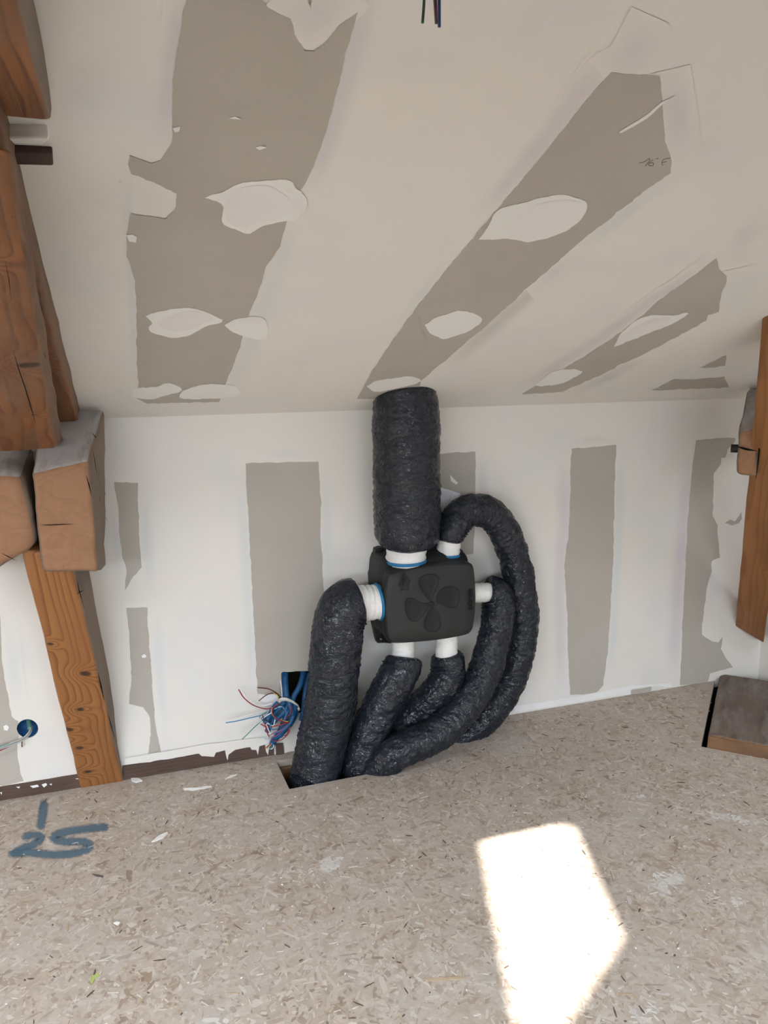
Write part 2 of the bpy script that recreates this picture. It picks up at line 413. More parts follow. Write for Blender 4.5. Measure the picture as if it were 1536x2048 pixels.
hexa('joist', boxc(.2, 1.2, hy1-.012, hy1+.06, -.16, -.026), M_JOIST, axis=0, div=(10, 3, 4), rnd=.004, amp=.001, parent=floor)
hexa('joist', boxc(1.5, 3.0, 1.6, 1.68, -.24, -.026), M_JOIST, axis=0, div=(6, 3, 3), rnd=.004, amp=.001, parent=floor)

# --- knee wall with its cut-outs
M_CORE = plain('plaster_core', (.62, .58, .52, 1), .9, .1)
eb = [(562.5, 1347), (566, 1343), (640, 1341), (640, 1428), (596, 1428), (563, 1392)]   # ragged opening round the conduits
rb = [(55+21.5*math.cos(a), 1457+18.5*math.sin(a)) for a in [i*math.pi/12 for i in range(24)]]
wl = [Vector((XL, 0, -.03)), Vector((XR, 0, -.03)), Vector((XR, 0, ZC)), Vector((XL, 0, ZC))]
loops = [wl]
for px in (eb, rb):
    loops.append([Vector((q.x, 0, q.z)) for q in (PW(x, y) for x, y in px)])
flat = [[Vector((p.x, p.z, 0)) for p in l] for l in loops]
tri = fillpoly(flat); V = [Vector((p.x, WY, p.z)) for l in loops for p in l]
Fc = [t if (V[t[1]]-V[t[0]]).cross(V[t[2]]-V[t[0]]).y < 0 else t[::-1] for t in tri]; base = len(V); V += [p+Vector((0, .0125, 0)) for p in V[4:]]
i0 = 4
for l in loops[1:]:
    n = len(l)
    for i in range(n): a, b = i0+i, i0+(i+1) % n; Fc.append([a, b, base-4+b, base-4+a])
    i0 += n
wall = mesh_obj('wall_back', V, Fc, M_COMP, kind='structure')
v = [(x, y, z) for x in (XL, XR) for y in (WY+.0126, WY+.09) for z in (-.03, ZC)]
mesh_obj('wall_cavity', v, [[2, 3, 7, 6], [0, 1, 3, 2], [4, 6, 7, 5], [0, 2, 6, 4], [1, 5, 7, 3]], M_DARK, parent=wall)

# --- sloping ceiling with two roof windows behind the viewer
WIN = [(2.163, 2.482, .30, 1.305), (-1.75, -.55, -.15, .85)]
SX = 1/math.cos(SL)
def cs(x, y): return (x, -y)             # flat coordinates for triangulation
cl = [(XL, WY), (XR+.0, WY), (XR+.0, YR), (XL, YR)]
loops = [[Vector((x, y, 0)) for x, y in cl]]+[[Vector((x, y, 0)) for x, y in ((a, c), (b, c), (b, d), (a, d))] for a, b, c, d in WIN]
tri = fillpoly(loops); fl = [p for l in loops for p in l]; V = [Vector((p.x, p.y, zs(p.y))) for p in fl]
Fc = [t if (V[t[1]]-V[t[0]]).cross(V[t[2]]-V[t[0]]).dot(NS) > 0 else t[::-1] for t in tri]
ceil = mesh_obj('ceiling', V, Fc, M_COMP, kind='structure')
M_WFR = plain('window_lining', (.75, .74, .72, 1), .5)
for i, (a, b, c, d) in enumerate(WIN):
    v = []
    for (x, y) in ((a, c), (b, c), (b, d), (a, d)): v.append(Vector((x, y, zs(y))))
    v += [p-NS*.06 for p in v[:4]]
    mesh_obj('window_%d' % (i+1), v, [[k, (k+1) % 4, 4+(k+1) % 4, 4+k] for k in range(4)], M_WFR, kind='structure')
    li = bpy.data.lights.new('skylight_portal', 'AREA'); li.shape = 'RECTANGLE'; li.size = b-a; li.size_y = (d-c)*SX
    lo = bpy.data.objects.new('skylight_portal', li); COL.objects.link(lo)
    lo.location = Vector(((a+b)/2, (c+d)/2, zs((c+d)/2)))-NS*.03; lo.rotation_euler = (-SL, 0, 0)
    li.cycles.is_portal = True
M_PLAIN = plain('dim_far_surface', (.34, .30, .25, 1), .85, .2, scale=3)  # unseen far surfaces, kept dark to cut bounce light on the ceiling
OS = math.radians(46); zb = ZR-math.tan(OS)*(YR-YB); NO = Vector((0, math.sin(OS), -math.cos(OS)))
def zo(y): return ZR-math.tan(OS)*(YR-y)
WIN2 = [(-.2, 1.5, -1.8, -1.1), (-3.0, -.70, -2.0, -1.1)]  # unseen windows facing the knee wall, added and sized to brighten it
loops = [[Vector((x, y, 0)) for x, y in ((XL, YR), (XR, YR), (XR, YB), (XL, YB))]]+[[Vector((x, y, 0)) for x, y in ((a, c), (b, c), (b, d), (a, d))] for a, b, c, d in WIN2]
tri = fillpoly(loops); V = [Vector((p.x, p.y, zo(p.y))) for l in loops for p in l]
Fc = [t if (V[t[1]]-V[t[0]]).cross(V[t[2]]-V[t[0]]).dot(NO) > 0 else t[::-1] for t in tri]
mesh_obj('ceiling', V, Fc, M_PLAIN, kind='structure')
for i, (a, b, c, d) in enumerate(WIN2):
    v = [Vector((x, y, zo(y))) for (x, y) in ((a, c), (b, c), (b, d), (a, d))]; v += [p-NO*.06 for p in v[:4]]
    mesh_obj('window_%d' % (i+1+len(WIN)), v, [[k, (k+1) % 4, 4+(k+1) % 4, 4+k] for k in range(4)], M_WFR, kind='structure')
    li = bpy.data.lights.new('skylight_portal', 'AREA'); li.shape = 'RECTANGLE'; li.size = b-a; li.size_y = (d-c)/math.cos(OS)
    lo = bpy.data.objects.new('skylight_portal', li); COL.objects.link(lo)
    lo.location = Vector(((a+b)/2, (c+d)/2, zo((c+d)/2)))-NO*.03; lo.rotation_euler = (OS, 0, 0)
    li.cycles.is_portal = True
mesh_obj('wall_front', [(XL, YB, -.03), (XR, YB, -.03), (XR, YB, zb), (XL, YB, zb)], [[3, 2, 1, 0]], M_PLAIN, kind='structure')
mesh_obj('wall_left', [(XL, YB, -.03), (XL, WY, -.03), (XL, WY, ZC), (XL, YR, ZR), (XL, YB, zb)], [[4, 3, 2, 1, 0]], M_PLAIN, kind='structure')
mesh_obj('wall_right', [(XR, YB, -.03), (XR, WY, -.03), (XR, WY, ZC), (XR, YR, ZR), (XR, YB, zb)], [[0, 1, 2, 3, 4]], M_COMP, kind='structure')

# --- bare plasterboard showing between the filled joints: ceiling
def c3(l): return [(200+u/2.438, v/2.438) for u, v in l]
def c4(l): return [(700+u/1.8373, v/1.8373) for u, v in l]
S1 = [(372, -50), (371, 0), (358, 82), (346, 164), (343.5, 230), (344, 283), (332, 304), (323, 320), (302, 327), (282, 320), (261, 311), (257, 330), (261, 348), (300, 362), (354, 388), (350, 420), (331, 438), (261, 427), (256, 450), (253, 476), (254, 513), (262, 535), (270, 560), (273, 600), (274, 738), (277, 771), (273, 797), (296, 807), (438, 804), (450, 771), (479, 697), (497, 632), (516, 587), (532, 533), (561, 492), (571, 451), (575, 438), (596, 388), (614, 361), (633, 315), (651, 267), (668, 205), (692, 103), (713, 33), (716, 24), (680, 50), (650, 85), (627, 103), (610, 100), (597, 82), (590, 70), (585, 50), (581, 37), (560, 28), (536, 16), (520, -5), (515, -50)]
S2 = [(714, 799), (749, 735), (787, 678), (841, 604), (907, 522), (960, 460), (1027, 381), (1092, 302), (1173, 201), (1222, 144), (1250, 148), (1320, 152), (1324, 190), (1326, 234), (1331, 283), (1342, 318), (1342, 346), (1299, 375), (1222, 435), (1146, 495), (1100, 537), (1054, 577), (983, 642), (918, 697), (858, 748), (843, 762), (836, 782), (800, 796)]
S3 = [(1043, 788), (1100, 754), (1168, 713), (1244, 664), (1315, 604), (1380, 557), (1432, 517), (1439, 539), (1454, 552), (1451, 569), (1443, 588), (1437, 623), (1416, 632), (1413, 641), (1407, 645), (1299, 702), (1217, 743), (1124, 784)]
S4 = [(1304, 781), (1348, 759), (1370, 760), (1400, 758), (1448, 753), (1458, 775)]
S5 = [(1397, 736), (1452, 712), (1450, 733), (1425, 735)]
for i, s in enumerate((S1, S2, S3, S4, S5)): patch('bare_board', s, PS, M_PAPER, .0012, 1.9, ceil, i)
spots = [c3([(510, 965), (560, 945), (600, 935), (680, 895), (780, 882), (920, 878), (955, 920), (985, 940), (1010, 1000), (950, 1075), (910, 1080), (870, 1085), (790, 1105), (720, 1140), (650, 1115), (597, 1085), (600, 1010), (570, 985)]),
         c3([(220, 1540), (290, 1520), (380, 1503), (470, 1507), (600, 1562), (520, 1590), (420, 1640), (340, 1645), (250, 1620), (235, 1590), (255, 1575)]),
         c3([(605, 1585), (690, 1550), (800, 1555), (810, 1650), (720, 1645), (650, 1620)]),
         c3([(165, 1895), (270, 1885), (350, 1870), (398, 1903), (300, 1935), (240, 1945), (165, 1938)]),
         c3([(400, 1905), (480, 1880), (560, 1872), (660, 1885), (660, 1935), (405, 1945)]),
         c4([(472, 882), (505, 840), (530, 790), (560, 765), (640, 745), (760, 715), (835, 728), (870, 748), (855, 800), (800, 845), (740, 870), (660, 890), (590, 878), (540, 880)]),
         c4([(275, 1195), (320, 1165), (400, 1143), (450, 1150), (485, 1175), (440, 1215), (390, 1235), (340, 1245), (315, 1235), (290, 1222)]),
         c4([(60, 1420), (100, 1400), (165, 1388), (220, 1382), (265, 1398), (225, 1415), (160, 1430), (95, 1440)]),
         c4([(970, 1275), (985, 1245), (1000, 1220), (1050, 1180), (1080, 1165), (1120, 1157), (1190, 1159), (1245, 1150), (1190, 1187), (1060, 1240)]),
         c4([(675, 1414), (720, 1385), (740, 1367), (800, 1357), (857, 1365), (820, 1390), (780, 1408), (700, 1420)])]
for i, s in enumerate(spots): patch('filler_spot', s, PS, M_BLOB, .0020, 1.6, ceil, 20+i, smooth=True)
for i, s in enumerate(([(345, 256), (361, 253), (359, 263), (350, 265)], [(510, 295), (521, 292), (534, 295), (519, 300)], [(253, 470), (264, 469), (274, 474), (272, 485), (258, 484)], [(456, 237), (470, 233), (484, 239)],
                       [(1236, 265), (1258, 252), (1290, 232), (1322, 205), (1348, 192), (1325, 209), (1293, 238), (1262, 256), (1243, 266)])):
    patch('filler_smear', s, PS, M_BLOB, .0021, .8, ceil, 40+i)
for i, s in enumerate((c3([(600, 1010), (640, 950), (700, 915), (800, 905), (870, 930), (930, 985), (890, 1060), (780, 1085), (690, 1110), (620, 1080)]), c3([(275, 1575), (350, 1540), (420, 1520), (480, 1520), (560, 1558), (500, 1580), (420, 1615), (330, 1610)]), c4([(590, 840), (620, 790), (700, 750), (790, 735), (855, 752), (830, 805), (740, 855), (650, 872), (600, 868)]), c4([(1005, 1235), (1050, 1200), (1110, 1172), (1180, 1168), (1110, 1205), (1040, 1235)]))):
    patch('filler_spot', s, PS, M_BLOB2, .0026, 1.2, ceil, 50+i, smooth=True)
# thin, feathered coats beside the joints
for px, wd, mt in (([(375, -40), (352, 100), (338, 210), (330, 300)], (60, 60), M_LAV), ([(735, -30), (700, 120), (660, 260), (620, 380)], (70, 40), M_LAV), ([(590, 430), (540, 580), (500, 690), (462, 780)], (40, 40), M_COOL),
                   ([(1215, 120), (1120, 240), (1030, 350), (960, 430)], (60, 30), M_LAV), ([(900, 520), (840, 590), (790, 660)], (22, 22), M_COOL), ([(890, 735), (990, 650), (1090, 560), (1150, 510)], (36, 30), M_GRN), ([(1060, 590), (1110, 545), (1150, 510)], (26, 22), M_LAV),
                   ([(1150, 505), (1240, 435), (1330, 365)], (30, 24), M_COOL), ([(1040, 778), (1130, 722), (1230, 655), (1300, 605), (1420, 520)], (24, 20), M_LAV), ([(1130, 792), (1220, 752), (1300, 712)], (26, 18), M_GRN),
                   ([(1335, 140), (1355, 240), (1368, 330)], (70, 60), M_LAV), ([(1212, 160), (1262, 120), (1300, 30)], (80, 60), M_LAV), ([(560, -20), (620, 40), (700, -30)], (90, 90), M_LAV), ([(1462, 540), (1475, 600), (1462, 660)], (60, 60), M_COOL), ([(1400, 748), (1490, 735)], (26, 26), M_COOL), ([(1536, 440), (1490, 470), (1460, 520)], (50, 40), M_LAV),
                   ([(255, 340), (258, 480), (266, 620), (270, 780)], (22, 18), M_COOL)):
    band('thin_coat', px, wd, PS, mt, .0004, ceil)
# pencil note on the bare board, reads 16 F
M_PENCIL = plain('pencil_lead', (.16, .145, .13, 1), .7)
for i, l in enumerate(([(1278, 326), (1290, 323), (1300, 316), (1297, 324), (1290, 333)], [(1306, 319), (1297, 327), (1300, 332), (1307, 330), (1305, 325), (1299, 327)], [(1325, 331), (1324, 325), (1327, 319), (1340, 316)], [(1323, 325), (1334, 323)], [(1312, 318), (1318, 316)])):
    sweep('pencil_stroke', [PS(x, y, .0014) for x, y in l], .0006, M_PENCIL, .004, 5, parent=ceil)

# --- bare plasterboard: knee wall
W1 = [(229, 965), (275.5, 965), (276, 1000), (279, 1091), (283, 1135), (268, 1152), (250, 1180), (253, 1138), (245, 1115), (239, 1065), (237, 1020)]
W1b = [(253, 1216), (294, 1215), (298, 1286), (305, 1378), (310, 1448), (323, 1508), (323, 1518), (294, 1524), (302, 1469), (299, 1435), (286, 1414), (258, 1409), (263, 1352), (260, 1286), (254, 1234)]
W2 = [(491, 926), (637, 923), (642, 1010), (640, 1060), (645, 1130), (648, 1200), (652, 1339), (566, 1343), (562, 1347), (562, 1391), (515, 1388), (512, 1330), (502, 1140), (494, 1000)]
W3 = [(760, 912), (878, 907), (951, 903), (951, 1000), (947, 1108), (760, 1120)]
W4 = [(1142, 897), (1232, 890), (1229, 1000), (1226, 1130), (1217, 1280), (1207, 1370), (1196, 1384), (1180, 1388), (1140, 1390), (1136, 1300), (1134, 1200), (1128, 1130), (1136, 1080), (1140, 1000)]
W5 = [(1392, 881), (1456, 875), (1470, 876), (1470, 882), (1456, 899), (1452, 916), (1443, 915), (1442, 928), (1428, 948), (1427, 973), (1425, 1032), (1435, 1051), (1437, 1090), (1440, 1115), (1424, 1122), (1423, 1143), (1415, 1170), (1404, 1248), (1404, 1268), (1424, 1283), (1436, 1285), (1445, 1274), (1441, 1297), (1452, 1315), (1465, 1335), (1421, 1347), (1415, 1366), (1360, 1371), (1365, 1251), (1373, 1085), (1378, 1003), (1386, 925)]
W6 = [(1450, 1046), (1460, 1040), (1470, 1043), (1482, 1024), (1484, 1038), (1478, 1047), (1464, 1051)]
W0 = [(-40, 1180), (0, 1226), (4, 1325), (10, 1365), (17, 1400), (23, 1432), (30, 1440), (38, 1443), (33, 1457), (38, 1470), (34, 1489), (35, 1515), (41, 1548), (48, 1562), (0, 1572), (-60, 1580)]
for i, s in enumerate((W0, W1, W1b, W2, W3, W4, W5, W6)): patch('bare_board', s, PW, M_PAPER, .0012, 1.6, wall, 60+i)
for i, s in enumerate(([(283, 1312), (288, 1308), (293, 1311), (291, 1315), (285, 1316)], [(7, 1452), (13, 1449), (18, 1454), (15, 1461), (8, 1460)], [(900, 949), (908, 958), (916, 966), (912, 970), (902, 962)],
                       [(518, 1391), (545, 1388), (562, 1393), (560, 1408), (548, 1412), (520, 1402)])):
    patch('filler_spot', s, PW, M_WHITE, .0020, .7, wall, 80+i)
for px, wd, mt in (([(1128, 905), (1126, 1050), (1120, 1200), (1122, 1380)], (34, 26), M_LAV), ([(1242, 900), (1238, 1050), (1228, 1250), (1216, 1370)], (24, 20), M_COOL), ([(1378, 900), (1366, 1060), (1352, 1250), (1347, 1360)], (34, 34), M_LAV),
                   ([(482, 935), (490, 1080), (500, 1250), (506, 1380)], (30, 26), M_COOL), ([(648, 930), (652, 1060), (655, 1180)], (26, 26), M_COOL), ([(290, 970), (294, 1090), (302, 1200)], (26, 22), M_COOL), ([(225, 980), (232, 1080), (242, 1180)], (24, 24), M_COOL),
                   ([(964, 905), (966, 1000), (960, 1080)], (24, 22), M_LAV), ([(500, 912), (570, 908), (640, 910)], (24, 22), M_COOL), ([(1140, 882), (1232, 878)], (20, 18), M_GRN), ([(18, 1250), (28, 1350), (42, 1430)], (32, 30), M_COOL), ([(48, 1490), (52, 1530), (60, 1556)], (30, 30), M_LAV),
                   ([(1450, 960), (1452, 1010), (1456, 1040)], (40, 34), M_LAV), ([(1456, 1060), (1460, 1090)], (26, 26), M_COOL), ([(312, 1220), (322, 1380), (335, 1500)], (22, 20), M_COOL)):
    band('thin_coat', px, wd, PW, mt, .0004, wall)

# --- skirting strips of dark wood at the wall foot, with plaster run down over them
M_SKIRT = wood_mat('skirting_wood', (.105, .066, .05, 1), (.06, .036, .028, 1), (.13, .08, .065, 1), 90, rough=.7)
def skirt(name, pa, pb, h):
    a, b = PF(*pa), PF(*pb)
    return hexa(name, boxc(a.x, b.x, WY-.005, WY+.012, -.01, h), M_SKIRT, axis=0, div=(30, 2, 3), rnd=.003, amp=.0012, kind='structure')
sk1 = skirt('baseboard_back', (-160, 1630), (166, 1578), .046)
sk2 = skirt('baseboard_back', (247, 1562), (548, 1508), .050)
drips = [(250, 1530), (300, 1524), (360, 1514), (398, 1507), (404, 1512), (428, 1514), (432, 1505), (450, 1500), (453, 1516), (455, 1521), (457, 1509), (470, 1500), (500, 1494), (503, 1499), (513, 1500), (516, 1511), (519, 1492), (530, 1489), (532, 1504), (536, 1510), (538, 1494), (545, 1480), (520, 1475), (400, 1490), (300, 1508), (250, 1516)]
patch('plaster_drip', drips, lambda x, y, h=0: PW(x, y, .0055+h), M_COMP, .0022, .9, wall, 90)
for i, s in enumerate(([(60, 1572), (75, 1569), (78, 1573), (66, 1576)], [(83, 1569), (92, 1566), (95, 1570), (88, 1575)], [(98, 1568), (104, 1567), (103, 1571)], [(0, 1585), (4, 1584), (3, 1590)], [(150, 1557), (163, 1556), (160, 1559)], [(32, 1574), (40, 1573), (38, 1577)])):
    patch('plaster_drip', s, lambda x, y, h=0: PW(x, y, .0055+h), M_WHITE, .0018, .5, wall, 95+i)
# ragged plaster lip where the wall meets the deck on the right
patch('plaster_lip', [(1030, 1424), (1100, 1414), (1170, 1402), (1215, 1393), (1262, 1388), (1264, 1378), (1310, 1372), (1345, 1374), (1340, 1366), (1262, 1372), (1180, 1388), (1100, 1402), (1030, 1412)], PW, M_WHITE, .003, 1.0, wall, 110)
patch('grey_board_scrap', [(1262, 1380), (1284, 1377), (1303, 1373), (1302, 1384), (1284, 1387), (1262, 1389)], PW, M_PAPER, .004, .5, wall, 111)
patch('grey_board_scrap', [(551, 1487), (566, 1486), (568, 1508), (552, 1511)], lambda x, y, h=0: PW(x, y, .006+h), M_SKIRT, .003, .6, wall, 112)
patch('board_offcut', [(572, 1428), (595, 1424), (600, 1490), (592, 1500), (569, 1506), (568, 1470)], PW, M_COMP, .006, .8, wall, 113)
#PART2
# ================================================================== LEFT ROOF TRUSS
M_STRUT = wood_mat('strut_pine', PINE, PINED, STAIN, 60, (.06, .02), knots=[(.49, .030, -.07, .017), (.35, -.010, -.07, .012), (.19, -.040, -.07, .012), (.085, -.032, -.07, .012), (.60, -.05, -.07, .010), (.27, -.055, -.07, .014)], rough=.5)
M_GREYSIDE = wood_mat('weathered_wood', (.27, .205, .155, 1), (.13, .085, .06, 1), (.2, .13, .085, 1), 50, grey=GREYW, greyamt=.6, rough=.75)
M_SAWN = wood_mat('sawn_wood', (.36, .20, .115, 1), (.29, .155, .085, 1), (.30, .16, .088, 1), 16, rough=.7, spec=.2, dist=2)
M_DUSTY = wood_mat('dusty_wood', (.33, .275, .23, 1), (.17, .12, .09, 1), (.25, .19, .145, 1), 40, grey=(.42, .40, .39, 1), greyamt=.62, rough=.85, spec=.15)
M_RAFT = wood_mat("rafter_pine", (.31, .127, .043, 1), (.11, .042, .018, 1), (.10, .04, .019, 1), 45, (.02, .08), knots=[(.60, .062, -.06, .024), (1.0, .03, -.06, .012), (.3, .05, -.06, .010)], grey=(.19, .11, .065, 1), greyamt=.3, rough=.5)
M_BRNSIDE = wood_mat('brown_side_wood', (.27, .15, .08, 1), (.14, .07, .035, 1), (.17, .09, .05, 1), 50, grey=(.20, .135, .09, 1), greyamt=.4, rough=.65)
M_CRACK = plain('crack_shadow', (.012, .009, .007, 1), .9, .05)
def crack(px, plane, parent, wd=1.2):
    """narrow dark split that runs along a timber face"""
    V, Fc = [], []
    for i, (x, y) in enumerate(px):
        a, b = px[max(i-1, 0)], px[min(i+1, len(px)-1)]; tx, ty = b[0]-a[0], b[1]-a[1]; l = math.hypot(tx, ty) or 1
        k = wd*(1 if 0 < i < len(px)-1 else .15)
        V += [plane(x-ty/l*k, y+tx/l*k), plane(x+ty/l*k, y-tx/l*k)]
    for i in range(len(px)-1): Fc.append([2*i, 2*i+1, 2*i+3, 2*i+2])
    return mesh_obj('split', V, Fc, M_CRACK, parent=parent)

# leaning strut: foot against the wall, head out in the room
a0, a1 = PF(160, 1577), PF(248, 1562)
t0, t1 = PW(50, 1135, .26), PW(150, 1148, .26)
up = (t0-a0); k = 1.07
T0, T1 = a0+(t0-a0)*k, a1+(t1-a1)*k
bk = Vector((.004, .15, 0))
a0 = a0-(t0-a0)*.02; a1 = a1-(t1-a1)*.02
strut = empty('truss_strut', (a0+a1)/2, label='leaning pine strut with dark knots standing on the floor beneath the sawn beam ends', cat='timber')
bkt = Vector((.030, .12, .02))
h_ = hexa('strut_timber', [[[a0, a0+bk], [a1, a1+Vector((.006, .15, 0))]], [[T0, T0+bkt], [T1, T1+bkt]]], [M_STRUT, M_GREYSIDE], [0, 0, 0, 1, 0, 0], 0, (26, 7, 5), .012, .004, 8, 3)
def hold(o, p):      # parent while keeping the place
    o.parent = p; o.matrix_parent_inverse = Matrix.Translation(-p.location); return o
hold(h_, strut)

# sawn beam ends over the strut
def block(name, fr, offf, backpts, mats, label, seed):
    """fr: four front pixels (tl, tr, br, bl) at offf from the wall; backpts: world points tl, tr, br, bl"""
    f = [PW(x, y, offf) for x, y in fr]
    tl, tr, br, bl = f; Tl, Tr, Br, Bl = backpts
    # u: front->back, v: left->right, w: bottom->top
    o = hexa(name, [[[bl, tl], [br, tr]], [[Bl, Tl], [Br, Tr]]], mats, [0, 0, 1, 1, 1, 2], 0, (8, 10, 14), .016, .0045, 10, seed)
    return o
fa = [(64, 948), (178, 922), (198, 1144), (84, 1142)]
back = [PS(84, 816), PS(209, 813), PW(212, 1138), PW(72, 1138)]
beamA = empty('sawn_beam_end', PW(140, 1140, .3), label='larger squared beam end with pale dusty top, right of the pair, against the wall', cat='timber', group='sawn beam ends of the left truss')
oA = block('beam_block', fa, .30, back, [M_SAWN, M_GREYSIDE, M_DUSTY], '', 5); hold(oA, beamA)
for px, wd in (([(79, 1050), (100, 1050), (125, 1049), (150, 1048)], .9), ([(172, 950), (178, 970), (184, 995)], 1.3)):
    hold(crack(px, lambda x, y: PW(x, y, .3075), beamA, wd), beamA)
def plane_of(a, b, c, off):
    n_ = (b-a).cross(c-a).normalized()
    if n_.dot(EYE-a) < 0: n_ = -n_
    def f(x, y):
        r = ray(x, y); return EYE+r*((a+n_*off-EYE).dot(n_)/r.dot(n_))
    return f
fA_ = [PW(x, y, .30) for x, y in fa]
sideA = plane_of(fA_[1], fA_[2], PW(212, 1138), .017)
for px, wd in (([(206, 966), (210, 978), (209, 994)], 3.2), ([(184, 866), (195, 878), (204, 901)], 1.6), ([(205, 818), (207, 844), (212, 862)], 1.1), ([(199, 992), (200, 1002)], 1.6), ([(212, 1034), (213, 1042)], 1.4), ([(216, 972), (218, 980)], 1.5), ([(186, 900), (190, 925), (194, 950)], .7), ([(196, 930), (200, 980)], .6)):
    hold(crack(px, sideA, beamA, wd), beamA)
frontS = plane_of(a0, a1, t0, .007)
for px, wd in (([(152, 1152), (158, 1180), (168, 1215)], 1.0), ([(153, 1188), (160, 1184), (168, 1180)], 1.0), ([(196, 1345), (202, 1372), (208, 1400)], 1.6), ([(214, 1420), (222, 1450), (230, 1478)], .9)):
    hold(crack(px, frontS, strut, wd), strut)
fb = [(-75, 945), (46, 950), (78, 1094), (-75, 1185)]
beamB = empty('sawn_beam_end', PW(-10, 1140, .3), label='rounded sawn beam end at the left picture edge, left of the pair', cat='timber', group='sawn beam ends of the left truss')
oB = hexa('beam_block', (lambda f: [[[f[3], f[0]], [f[2], f[1]]], [[f[3]+Vector((0, .36, 0)), f[0]+Vector((0, .36, .1))], [f[2]+Vector((0, .3, 0)), f[1]+Vector((0, .3, .06))]]])([PW(x, y, .31) for x, y in fb]), [M_SAWN, M_GREYSIDE, M_DUSTY], [0, 0, 1, 1, 1, 2], 0, (6, 10, 14), .035, .006, 10, 8); hold(oB, beamB)
hold(crack([(2, 1106), (16, 1113), (34, 1122)], lambda x, y: PW(x, y, .3195), beamB, 1.0), beamB)

# rafter that follows the ceiling, and the steeper principal rafter in front of it
xr = PS(157, 812).x
raft = empty('common_rafter', (xr-.06, 2.38, zs(2.38)), label='brown rafter lying tight under the sloping ceiling behind the principal rafter', cat='timber')
def rp(x, y, dz): return Vector((x, y, zs(y)+dz))
hold(hexa('rafter_timber', [[[rp(xr-.10, 2.47, -.055), rp(xr-.10, 2.47, .015)], [rp(xr-.004, 2.47, -.055), rp(xr, 2.47, .015)]], [[rp(xr-.10, .95, -.05), rp(xr-.10, .95, .015)], [rp(xr+.01, .95, -.045), rp(xr+.012, .95, .015)]]], [M_RAFT, M_BRNSIDE], [0, 0, 0, 1, 0, 0], 0, (30, 4, 4), .010, .003, 8, 11), raft)
b_fr, b_br = PW(110, 898, .30), PW(128, 880, .19)
m_fr, m_br = PW(53, 500, 1.27), PW(64, 500, 1.17)
e = 1.22
t_fr, t_br = b_fr+(m_fr-b_fr)*e, b_br+(m_br-b_br)*e
lw = Vector((-.17, 0, 0))
prin = empty('principal_rafter', b_fr, label='thick brown principal rafter with a large dark knot rising along the left edge', cat='timber')
hold(hexa('rafter_timber', [[[b_fr+lw, b_br+lw], [b_fr, b_br]], [[t_fr+lw, t_br+lw], [t_fr, t_br]]], [M_RAFT, M_BRNSIDE], [0, 0, 0, 1, 0, 0], 0, (34, 7, 7), .014, .004, 8, 13), prin)

pf_ = plane_of(b_fr, b_fr+lw, m_fr, .008)
for px, wd in (([(26, 700), (38, 740), (50, 775), (62, 815), (72, 850)], 1.0), ([(24, 430), (25, 437)], 1.8), ([(50, 484), (51, 494)], 1.8), ([(62, 672), (63, 678)], 1.2), ([(88, 705), (91, 716)], 1.6), ([(10, 520), (18, 560), (22, 600)], .8)):
    hold(crack(px, pf_, prin, wd), prin)
# collar beam that starts at the rafter and runs on over the viewer
r0 = PS(113, 239); zc_ = PW(98, 238, WY-1.17).z
col_ = empty('collar_beam', (r0.x-.15, 1.18, zc_), label='heavy brown collar beam under the ceiling in the upper left corner', cat='timber')
hold(hexa('beam_timber', [[[Vector((r0.x-.32, 1.18, zc_)), Vector((r0.x-.32, 1.18, zs(1.18)+.03))], [Vector((r0.x-.004, 1.18, zc_)), Vector((r0.x, 1.18, zs(1.18)+.03))]],
                          [[Vector((r0.x-.32, -1.2, zc_)), Vector((r0.x-.32, -1.2, zc_+.3))], [Vector((r0.x+.01, -1.2, zc_)), Vector((r0.x+.012, -1.2, zc_+.3))]]], [M_RAFT, M_GREYSIDE], [0, 0, 0, 1, 0, 0], 0, (30, 6, 5), .012, .004, 8, 17), col_)
# plaster worked round the end of the collar beam
fl_ = [PS(6, 246), PS(96, 249), PS(84, 284), PS(26, 282)]
hexa('plaster_fillet', [[[fl_[3]-NS*.002, fl_[3]+NS*.004], [fl_[2]-NS*.002, fl_[2]+NS*.004]], [[fl_[0]-NS*.002, fl_[0]+NS*.022], [fl_[1]-NS*.002, fl_[1]+NS*.022]]], M_COMP, axis=1, div=(4, 8, 2), rnd=.004, amp=.002, nsc=14, parent=ceil)
# short dark batten let into the ceiling
bt = [PS(22, 289, .0), PS(104, 293, .0), PS(106, 317, .0), PS(22, 315, .0)]
M_BATT = wood_mat('batten_wood', (.085, .05, .04, 1), (.05, .028, .022, 1), (.11, .065, .05, 1), 80)
hexa('ceiling_batten', [[[bt[3]-NS*.004, bt[3]+NS*.012], [bt[2]-NS*.004, bt[2]+NS*.012]], [[bt[0]-NS*.004, bt[0]+NS*.012], [bt[1]-NS*.004, bt[1]+NS*.012]]], M_BATT, axis=1, div=(3, 6, 2), rnd=.003, amp=.0005,
     label='short dark brown batten set in the ceiling just below the collar beam', cat='batten')

